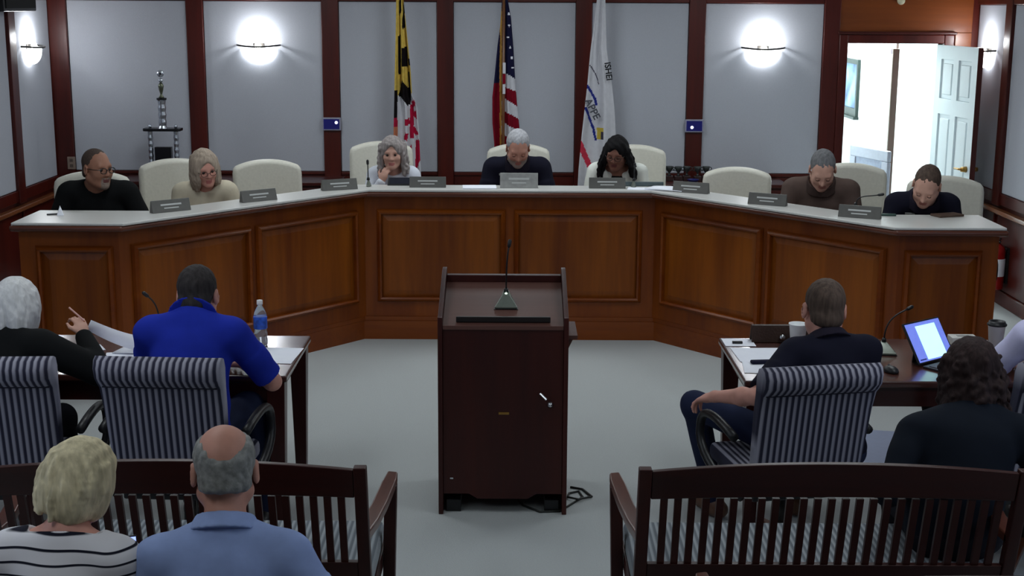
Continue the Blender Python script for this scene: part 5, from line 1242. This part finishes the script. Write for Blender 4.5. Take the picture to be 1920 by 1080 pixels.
# -- on the benches
W = wloc(1.585, 4.62, 0.475, R(-2))
person('person with dark curly hair and a dark jacket seen from behind on the bench', 1.585, 4.62, 0.475, R(-2), sc=0.88, fem=True, w=1.26, belly=1.5, depth=1.25, slope=0.06, side=0.42, lean=12, bend=18, drop=0.02, head=(14, 10, 0), skin_m=sk_fair, top_m=dark_jacket, leg_m=dark_trousers, hair=('frizz', 0.05, 230), hair_m=h_brown, hmul=1.03, seen_front=False, res=0.0065,
       armL=(W(1.34, 4.60, 0.72), W(1.46, 4.84, 0.70)), armR=(W(1.90, 4.66, 0.74), W(1.74, 4.86, 0.72)))
W = wloc(-0.78, 3.46, 0.475, R(5))
person('balding person in a light blue polo seen from behind, nearest the aisle', -0.78, 3.46, 0.458, R(5), sc=0.89, w=1.16, slope=0.04, belly=1.3, depth=1.12, lean=7, bend=12, drop=-0.012, hmul=1.1, head=(6, 6, 0), skin_m=sk_ruddy, top='short', top_m=sky_cloth, collar=sky_cloth, leg_m=dark_trousers, hair=('ring', 0.006), hair_m=h_ring, seen_front=False, res=0.0055,
       armL=(W(-1.03, 3.52, 0.76), W(-0.90, 3.72, 0.70)), armR=(W(-0.50, 3.52, 0.76), W(-0.64, 3.72, 0.70)))
W = wloc(-1.235, 3.46, 0.475, R(-6))
stripe_top = stripes('stripe_top', (224, 222, 226), (24, 26, 40), 0.036, 'Z', 0.83, 0.9, warp=0.05, soft=0.07)
bd2, jt2 = person('person with a blond bob and a black-striped white top seen from behind', -1.235, 3.46, 0.475, R(-6), slope=0.035, sc=0.855, fem=True, w=1.1, belly=1.1, lean=7, bend=8, side=0.035, head=(-34, 16, 8), skin_m=sk_pink, top_m=stripe_top, leg_m=dark_trousers, hair=('bob', 0.0), hair_m=h_blond, seen_front=False, res=0.0055, neckline=0.042,
       armR=(W(-1.04, 3.52, 0.66), W(-1.15, 3.74, 0.735)), armL=(W(-1.45, 3.54, 0.74), W(-1.32, 3.74, 0.72)), handR=dict(curl=0.8, up=(1, 0, 0.2)))

# ---------------------------------------------------------------- things on the desk counter
ZT = 1.1005
def name_plate(label, x, y, rz, w_=0.26, h=0.075, m_=None):
    t = thing('name_plate', label, 'sign', (x, y, ZT), rz, 'name plates on the council desk')
    MB().slab([(-w_ / 2, 0.0, 0.0), (-w_ / 2, 0.05, 0.0), (-w_ / 2, 0.032, h), (-w_ / 2, 0.025, h)], (w_, 0, 0)).build('holder', m_ or grey_plate, t, bevel=0.002)
    sl = 0.025 / h
    def bar_(x0, x1, z0, z1): return MB().slab([(x0, sl * z0 - 0.0012, z0), (x1, sl * z0 - 0.0012, z0), (x1, sl * z1 - 0.0012, z1), (x0, sl * z1 - 0.0012, z1)], (0, 0.001, 0))
    bar_(-w_ * 0.27, w_ * 0.27, h * 0.55, h * 0.68).build('lettering', plate_print, t)
    bar_(-w_ * 0.19, w_ * 0.19, h * 0.30, h * 0.39).build('lettering', plate_print, t)
    return t
LW_ = -math.atan2(1.55, 1.30)  # direction of the wings
aL = math.atan2(1.55, 1.30); aR = -aL
name_plate('grey name plate in front of the woman in the cream sweater', -2.13, 8.50, aL * 0.8)
name_plate('grey name plate in front of the empty chair by the cream sweater', -1.665, 8.98, aL * 0.8)
name_plate('grey name plate nearest the small microphone by the grey-curled woman', -1.205, 9.545, aL * 0.55)
name_plate('grey name plate in front of the black tablet', -0.605, 9.70, 0)
name_plate('tall pale grey name plate in front of the grey-haired man', 0.046, 9.70, 0, 0.27, 0.105, mat('pale_plate', (158, 158, 156), 0.4, 0.2))
name_plate('grey name plate in front of the woman in the white jacket', 0.675, 9.70, 0)
name_plate('grey name plate beside the loose papers near the little cups', 1.235, 9.49, aR * 0.55)
name_plate('grey name plate in front of the empty chair by the brown shirt', 1.665, 8.92, aR * 0.6)
name_plate('grey name plate between the brown shirt and the open doorway', 2.14, 8.385, aR * 0.55)
def paper(label, x, y, z, rz, w_=0.216, h=0.28, m_=None, curl=0.0, group=None, thick=0.001):
    n = 8; vs, fs = [], []
    for i in range(n + 1):
        for j in range(3):
            u = i / n; vs.append((-w_ / 2 + w_ * u, -h / 2 + h * j / 2, 0.0006 + curl * math.sin(u * 3.1) * (0.3 + 0.35 * j)))
    for i in range(n):
        for j in range(2): fs.append((3 * i + j, 3 * i + 3 + j, 3 * i + 4 + j, 3 * i + 1 + j))
    o = MB().add(vs, fs).build('paper', m_ or paper_white, None, fix=False, loc=(x, y, z), rot=(0, 0, rz), smooth=curl > 0)
    s = o.modifiers.new('s', 'SOLIDIFY'); s.thickness = thick; s.offset = 1
    return tag(o, label, 'paper', group)
paper('white sheets lying on the counter beside the tall pale name plate', -0.235, 9.71, ZT, 0.05, 0.24, 0.17, thick=0.008)
paper('loose white sheet on the counter by the white-jacketed woman', 0.97, 9.69, ZT, -0.15, 0.3, 0.14)
paper('white sheets fanned on the counter bend beside a name plate', 1.10, 9.66, ZT + 0.003, -0.5, 0.28, 0.17, curl=0.006, thick=0.006)
t = thing('tablet', 'black tablet lying propped on the counter before the grey-curled woman', 'tablet', (-0.79, 9.80, ZT), 0)
MB().slab([(-0.11, 0, 0), (0.11, 0, 0), (0.11, 0.09, 0.04), (-0.11, 0.09, 0.04)], (0, 0.002, 0.008)).build('case', black_plastic, t, bevel=0.002)
MB().slab([(-0.1, 0.006, 0.0108), (0.1, 0.006, 0.0108), (0.1, 0.084, 0.0455), (-0.1, 0.084, 0.0455)], (0, 0, 0.001)).build('screen', mat('tablet_glass', (26, 28, 40), 0.12), t)
t = thing('tablet', 'slim grey laptop edge on the counter before the white-jacketed woman', 'laptop', (0.92, 9.83, ZT - 0.0), 0)
MB().box(-0.15, 0.17, 0.0, 0.02, 0.0, 0.032).build('case', mat('laptop_grey', (92, 104, 108), 0.35, 0.4), t, bevel=0.004)
microphone('small dark microphone at the counter bend before the grey-curled woman', (-1.03, 9.74, ZT), P180, 0, 0.16, (0.0, 0.01), 0.35)
microphone('small dark microphone behind the name plate by the doorway', (2.17, 8.60, ZT), P180, 0, 0.12, (-0.13, 0.02), 0.35)
microphone('small dark microphone beside the face of the white-jacketed woman', (0.87, 9.78, ZT), P180, 0, 0.15, (0.0, 0.02), 0.35)
t = thing('folded_card', 'small white folded paper tent standing on the counter end', 'paper', (-2.78, 8.34, ZT), 0.3)
MB().slab([(-0.02, -0.025, 0), (0.0, -0.012, 0.055), (0.02, -0.025, 0)], (0, 0.05, 0)).build('card', paper_white, t)
tag(MB().tube([(-2.86, 8.33, ZT + 0.005), (-2.80, 8.36, ZT + 0.005)], 0.005, 8).build('pen', black_plastic), 'short black pen on the counter end beside the paper tent', 'pen')
tag(MB().box(-0.07, 0.07, -0.02, 0.02, 0.0, 0.012).build('remote_control', mat('remote_green', (40, 66, 60), 0.5), bevel=0.003, loc=(2.33, 8.50, ZT), rot=(0, 0, -0.15)), 'dark green remote control on the counter before the bending man', 'remote')
tag(MB().box(-0.05, 0.05, -0.09, 0.09, 0.0, 0.014).build('notebook', mat('notebook_brown', (78, 58, 46), 0.6), bevel=0.002, loc=(2.72, 8.49, ZT), rot=(0, 0, -1.2)), 'small brown notebook on the counter end under the bending man', 'notebook')

# ---------------------------------------------------------------- things on the two tables
ZB = 0.7505
paper('white sheet on the table between the blue polo and the table end', -1.13, 6.30, ZB, -0.06, 0.23, 0.29)
paper('white sheet spread on the table beside the raised black sleeve', -1.74, 6.16, ZB, 0.22, 0.30, 0.42)
paper('white pages curling up on the table before the blue polo', -1.70, 6.42, ZB + 0.003, -0.22, 0.34, 0.30, curl=0.03, thick=0.004)
paper('crumpled white sheet on the table behind the black sleeve', -2.05, 6.40, ZB, 0.5, 0.16, 0.12, curl=0.012)
hw_ = bd.matrix_basis @ Vector(jt['wr'][1]) if False else (Matrix.Translation((-2.20, 5.62, 0.475)) @ Matrix.Rotation(R(-8), 4, 'Z')) @ Vector(jt['wr'][1])
pc = thing('pencil', 'orange-tipped pencil held in the raised hand at the table', 'pencil', hw_ + Vector((-0.035, 0.045, 0.075)), 0)
MB().cyl((-0.04, 0.0, 0.045), (0.025, 0.0, -0.015), 0.0042, n=8).build('shaft', mat('pencil_pink', (224, 176, 168), 0.5), pc); MB().cyl((0.025, 0.0, -0.015), (-0.005, -0.0, -0.075), 0.0042, 0.003, n=8).build('tip', mat('pencil_orange', (206, 130, 70), 0.5), pc)
# sheet hanging from the hand to the pile
n = 10; vs, fs = [], []
A0, A1 = hw_ + Vector((0.0, 0.05, 0.05)), Vector((-1.78, 6.42, 0.765))
for i in range(n + 1):
    u = i / n; p = A0.lerp(A1, u) + Vector((0, 0, 0.05 * math.sin(u * math.pi) * (-0.25)))
    vs += [p + Vector((0.0, -0.012, -0.03)), p + Vector((0.02, 0.10 * u, 0.012))]
for i in range(n): fs.append((2 * i, 2 * i + 2, 2 * i + 3, 2 * i + 1))
o = MB().add(vs, fs).build('paper', paper_white, fix=False, smooth=True); s = o.modifiers.new('s', 'SOLIDIFY'); s.thickness = 0.001
tag(o, 'white page being lifted by the raised hand off the pile', 'paper')
b = thing('water_bottle', 'clear plastic water bottle with a blue label and white cap', 'bottle', (-1.225, 6.50, ZB), 0)
clear = mat('clear_plastic', (226, 234, 240), 0.08, var=0.01, trans=0.85, ior=1.2)
MB().lathe([(0.028, 0.0), (0.033, 0.006), (0.033, 0.03), (0.0305, 0.04), (0.033, 0.05), (0.033, 0.065), (0.0305, 0.07), (0.0315, 0.14), (0.031, 0.155), (0.022, 0.18), (0.0125, 0.195), (0.012, 0.203)], 24).build('body', clear, b, smooth=True)
MB().lathe([(0.0325, 0.085), (0.0335, 0.087), (0.0335, 0.143), (0.0325, 0.145)], 24).build('label', mat('label_blue', (42, 86, 190), 0.4, var=0.5, scale=40), b, smooth=True)
MB().lathe([(0.0145, 0.204), (0.0148, 0.206), (0.0145, 0.225), (0.004, 0.227)], 18).build('cap', white_plastic, b, smooth=True)
microphone('thin dark gooseneck microphone before the man in the blue polo', (-1.74, 6.60, ZB), R(20), 0, 0.22, (-0.05, -0.01), 0.6)
# right-hand table
microphone('grey triangular gooseneck microphone on the table beside the lit tablet', (1.80, 6.43, ZB), R(-8), 0, 0.20, (0.105, 0.05), 0.95)
def paper_cup(label, x, y, h, r0, r1, lid):
    t = thing('paper_cup', label, 'cup', (x, y, ZB), 0)
    MB().lathe([(r0 - 0.003, 0.0), (r0, 0.001), (r1, h), (r1 + 0.003, h + 0.001), (r1 + 0.003, h + 0.005), (r1 - 0.002, h + 0.005), (r1 - 0.004, h), (r0 - 0.002, 0.012), (0.002, 0.011)], 28).build('cup', mat('cup_white', (244, 246, 246), 0.6, var=0.02), t, smooth=True)
    if lid:
        MB().lathe([(r1 + 0.005, h + 0.001), (r1 + 0.006, h + 0.008), (r1 + 0.001, h + 0.012), (r1 - 0.003, h + 0.022), (r1 - 0.008, h + 0.022), (r1 - 0.01, h + 0.016), (0.003, h + 0.016)], 28).build('lid', black_plastic, t, smooth=True)
    else:
        MB().lathe([(r0 + 0.25 * (r1 - r0) + 0.0004, h * 0.25), (r0 + 0.25 * (r1 - r0) + 0.001, h * 0.25), (r0 + 0.42 * (r1 - r0) + 0.001, h * 0.42), (r0 + 0.42 * (r1 - r0) + 0.0004, h * 0.42)], 28)
    return t
c1 = paper_cup('white lidless paper cup on the table beside the fair-haired man', 1.395, 6.50, 0.118, 0.031, 0.043, False)
vs, fs = [], []
for i in range(7):
    a = R(-112 + i * 7)
    for z_, r_ in ((0.028, 0.0346), (0.05, 0.0368)): vs.append((r_ * math.cos(a), r_ * math.sin(a), z_))
for i in range(6): fs.append((2 * i, 2 * i + 2, 2 * i + 3, 2 * i + 1))
MB().add(vs, fs).build('printed_mark', mat('cup_green', (112, 150, 136), 0.6), c1, fix=False)
paper_cup('white paper cup with a black lid behind the curly-haired woman', 2.352, 6.47, 0.125, 0.030, 0.041, True)
t = thing('laptop_tablet', 'tablet with a lit blue-bordered screen standing on its keyboard case', 'tablet', (2.02, 6.20, ZB), R(38))
MB().box(-0.135, 0.135, -0.20, 0.02, 0.0, 0.01).build('keyboard', mat('keyboard_dark', (44, 42, 52), 0.5), t, bevel=0.003)
MB().box(-0.12, 0.12, -0.10, -0.005, 0.0102, 0.013).build('keys', mat('keys_grey', (74, 72, 84), 0.6, scale=160, var=0.3), t)
sc_ = Matrix.Rotation(R(-32), 4, 'X')
def scr(p): v = sc_ @ Vector(p); return (v.x, v.y + 0.035, v.z + 0.012)
def sbox(x0, x1, y0, y1, z0, z1):
    mb = MB().box(x0, x1, y0, y1, z0, z1); mb.v = [scr(p) for p in mb.v]; return mb
sbox(-0.14, 0.14, 0.0, 0.008, 0.0, 0.205).build('screen_case', black_plastic, t, bevel=0.003)
sbox(-0.13, 0.13, -0.0015, -0.0003, 0.008, 0.197).build('screen_border', mat('screen_lilac', (120, 136, 226), 0.2, emit=(112, 130, 228), estr=0.75), t)
sbox(-0.062, 0.085, -0.003, -0.0017, 0.015, 0.18).build('screen_page', mat('screen_page', (200, 246, 252), 0.2, emit=(190, 244, 252), estr=1.1), t)
sbox(-0.12, -0.075, -0.003, -0.0017, 0.016, 0.022).build('screen_icons', mat('screen_icons', (40, 50, 120), 0.3, emit=(40, 50, 120), estr=0.5), t)
MB().slab([(-0.10, 0.043, 0.001), (0.10, 0.043, 0.001), (0.10, 0.105, 0.001), (-0.10, 0.105, 0.001)], (0, 0, 0.003)).slab([(-0.10, 0.103, 0.004), (0.10, 0.103, 0.004), (0.10, 0.092, 0.10), (-0.10, 0.092, 0.10)], (0, 0.004, 0)).build('kickstand', black_plastic, t)
paper('white sheet at the table corner under the navy sleeve', 1.19, 6.36, ZB, 0.03, 0.24, 0.26)
paper('white sheet half under the dark pen-case at the table corner', 1.17, 6.12, ZB, -0.1, 0.20, 0.20)
paper('pale glossy sheet at the back corner of the table with a black clip', 1.125, 6.60, ZB, 0.0, 0.15, 0.15)
tag(MB().box(-0.025, 0.025, -0.008, 0.008, 0.0, 0.012).build('binder_clip', black_plastic, bevel=0.002, loc=(1.115, 6.575, ZB + 0.002)), 'small black clip on the pale sheet at the table corner', 'clip')
tag(MB().box(-0.11, 0.11, -0.018, 0.018, 0.0, 0.016).build('pen_case', clothmat('case_navy', (30, 30, 50)), bevel=0.006, loc=(1.225, 6.20, ZB + 0.002), rot=(0, 0, 0.12)), 'long dark pen-case lying across the white sheets', 'case')
t = thing('leather_folder', 'dark brown leather folder standing upright behind the lidless paper cup', 'folder', (1.36, 6.63, ZB), 0)
MB().slab([(-0.17, -0.03, 0), (0.14, -0.03, 0), (0.14, -0.012, 0.085), (-0.17, -0.012, 0.085)], (0, 0.012, 0)).slab([(-0.17, 0.03, 0), (0.14, 0.03, 0), (0.14, 0.002, 0.085), (-0.17, 0.002, 0.085)], (0, 0.012, 0)).build('cover', mat('leather_brown', (52, 30, 20), 0.45, bump=0.2, scale=90), t, bevel=0.004)
MB().lathe([(0.002, 0), (0.014, 0.003), (0.014, 0.008), (0.003, 0.01)], 12).build('clasp', chrome, t, smooth=True, loc=(-0.02, -0.033, 0.028), rot=(R(78), 0, 0))
t = thing('tissue_box', 'small white box on the table behind the dark curls', 'box', (2.235, 6.60, ZB), 0)
MB().box(-0.065, 0.065, -0.04, 0.04, 0.0, 0.04).build('carton', mat('carton_white', (206, 204, 198), 0.7), t, bevel=0.003)
MB().box(-0.03, 0.03, -0.012, 0.012, 0.0402, 0.042).build('slot', mat('slot_grey', (150, 150, 146), 0.7), t)
t = thing('computer_mouse', 'black computer mouse on the table edge beside the striped chair', 'mouse', (1.735, 6.06, ZB), 0.3)
MB().lathe([(0.028, 0.0), (0.031, 0.006), (0.027, 0.018), (0.015, 0.027), (0.002, 0.03)], 18).build('shell', black_plastic, t, smooth=True).scale = (1, 1.5, 1)
MB().cyl((-0.004, 0.02, 0.027), (0.004, 0.02, 0.027), 0.006, n=10).build('wheel', mat('wheel_grey', (80, 80, 84), 0.5), t)
# phone in the striped woman's hand
hp2 = (Matrix.Translation((-1.235, 3.46, 0.475)) @ Matrix.Rotation(R(-6), 4, 'Z')) @ Vector(jt2['wr'][1])
t = thing('phone', 'phone with a lit screen in the hand of the striped-top woman', 'phone', hp2 + Vector((0.0, 0.085, 0.055)), 0); t.rotation_euler = (R(-35), 0, R(20))
MB().box(-0.036, 0.036, 0.0, 0.008, -0.07, 0.075).build('body', black_plastic, t, bevel=0.003)
MB().box(-0.033, 0.033, -0.0012, -0.0002, -0.064, 0.069).build('screen', mat('phone_lit', (150, 170, 250), 0.2, emit=(150, 170, 255), estr=1.6), t)
# chair mat on the carpet
o = MB().slab([(-0.02, 0, 0), (1.3, 0, 0), (1.3, -1.0, 0), (-0.02, -1.0, 0)], (0, 0, 0.004)).build('floor_mat', mat('mat_blue', (150, 160, 184), 0.4, var=0.03), loc=(2.0, 7.55, 0.0005), rot=(0, 0, R(-11)))
tag(o, 'flat blue-grey plastic mat on the carpet beyond the lit tablet', 'mat')
t = MB().tube(bez((1.30, 6.36, 0.006), (1.42, 6.50, 0.006), (1.52, 6.38, 0.006), (1.60, 6.50, 0.006), 16) + bez((1.60, 6.50, 0.006), (1.68, 6.60, 0.006), (1.72, 6.45, 0.006), (1.82, 6.52, 0.006), 16)[1:], 0.005, 8).build('floor_cable', MATS['cable_dark'], smooth=True)
tag(t, 'thin dark cable lying on the carpet under the table with the lit tablet', 'cable')
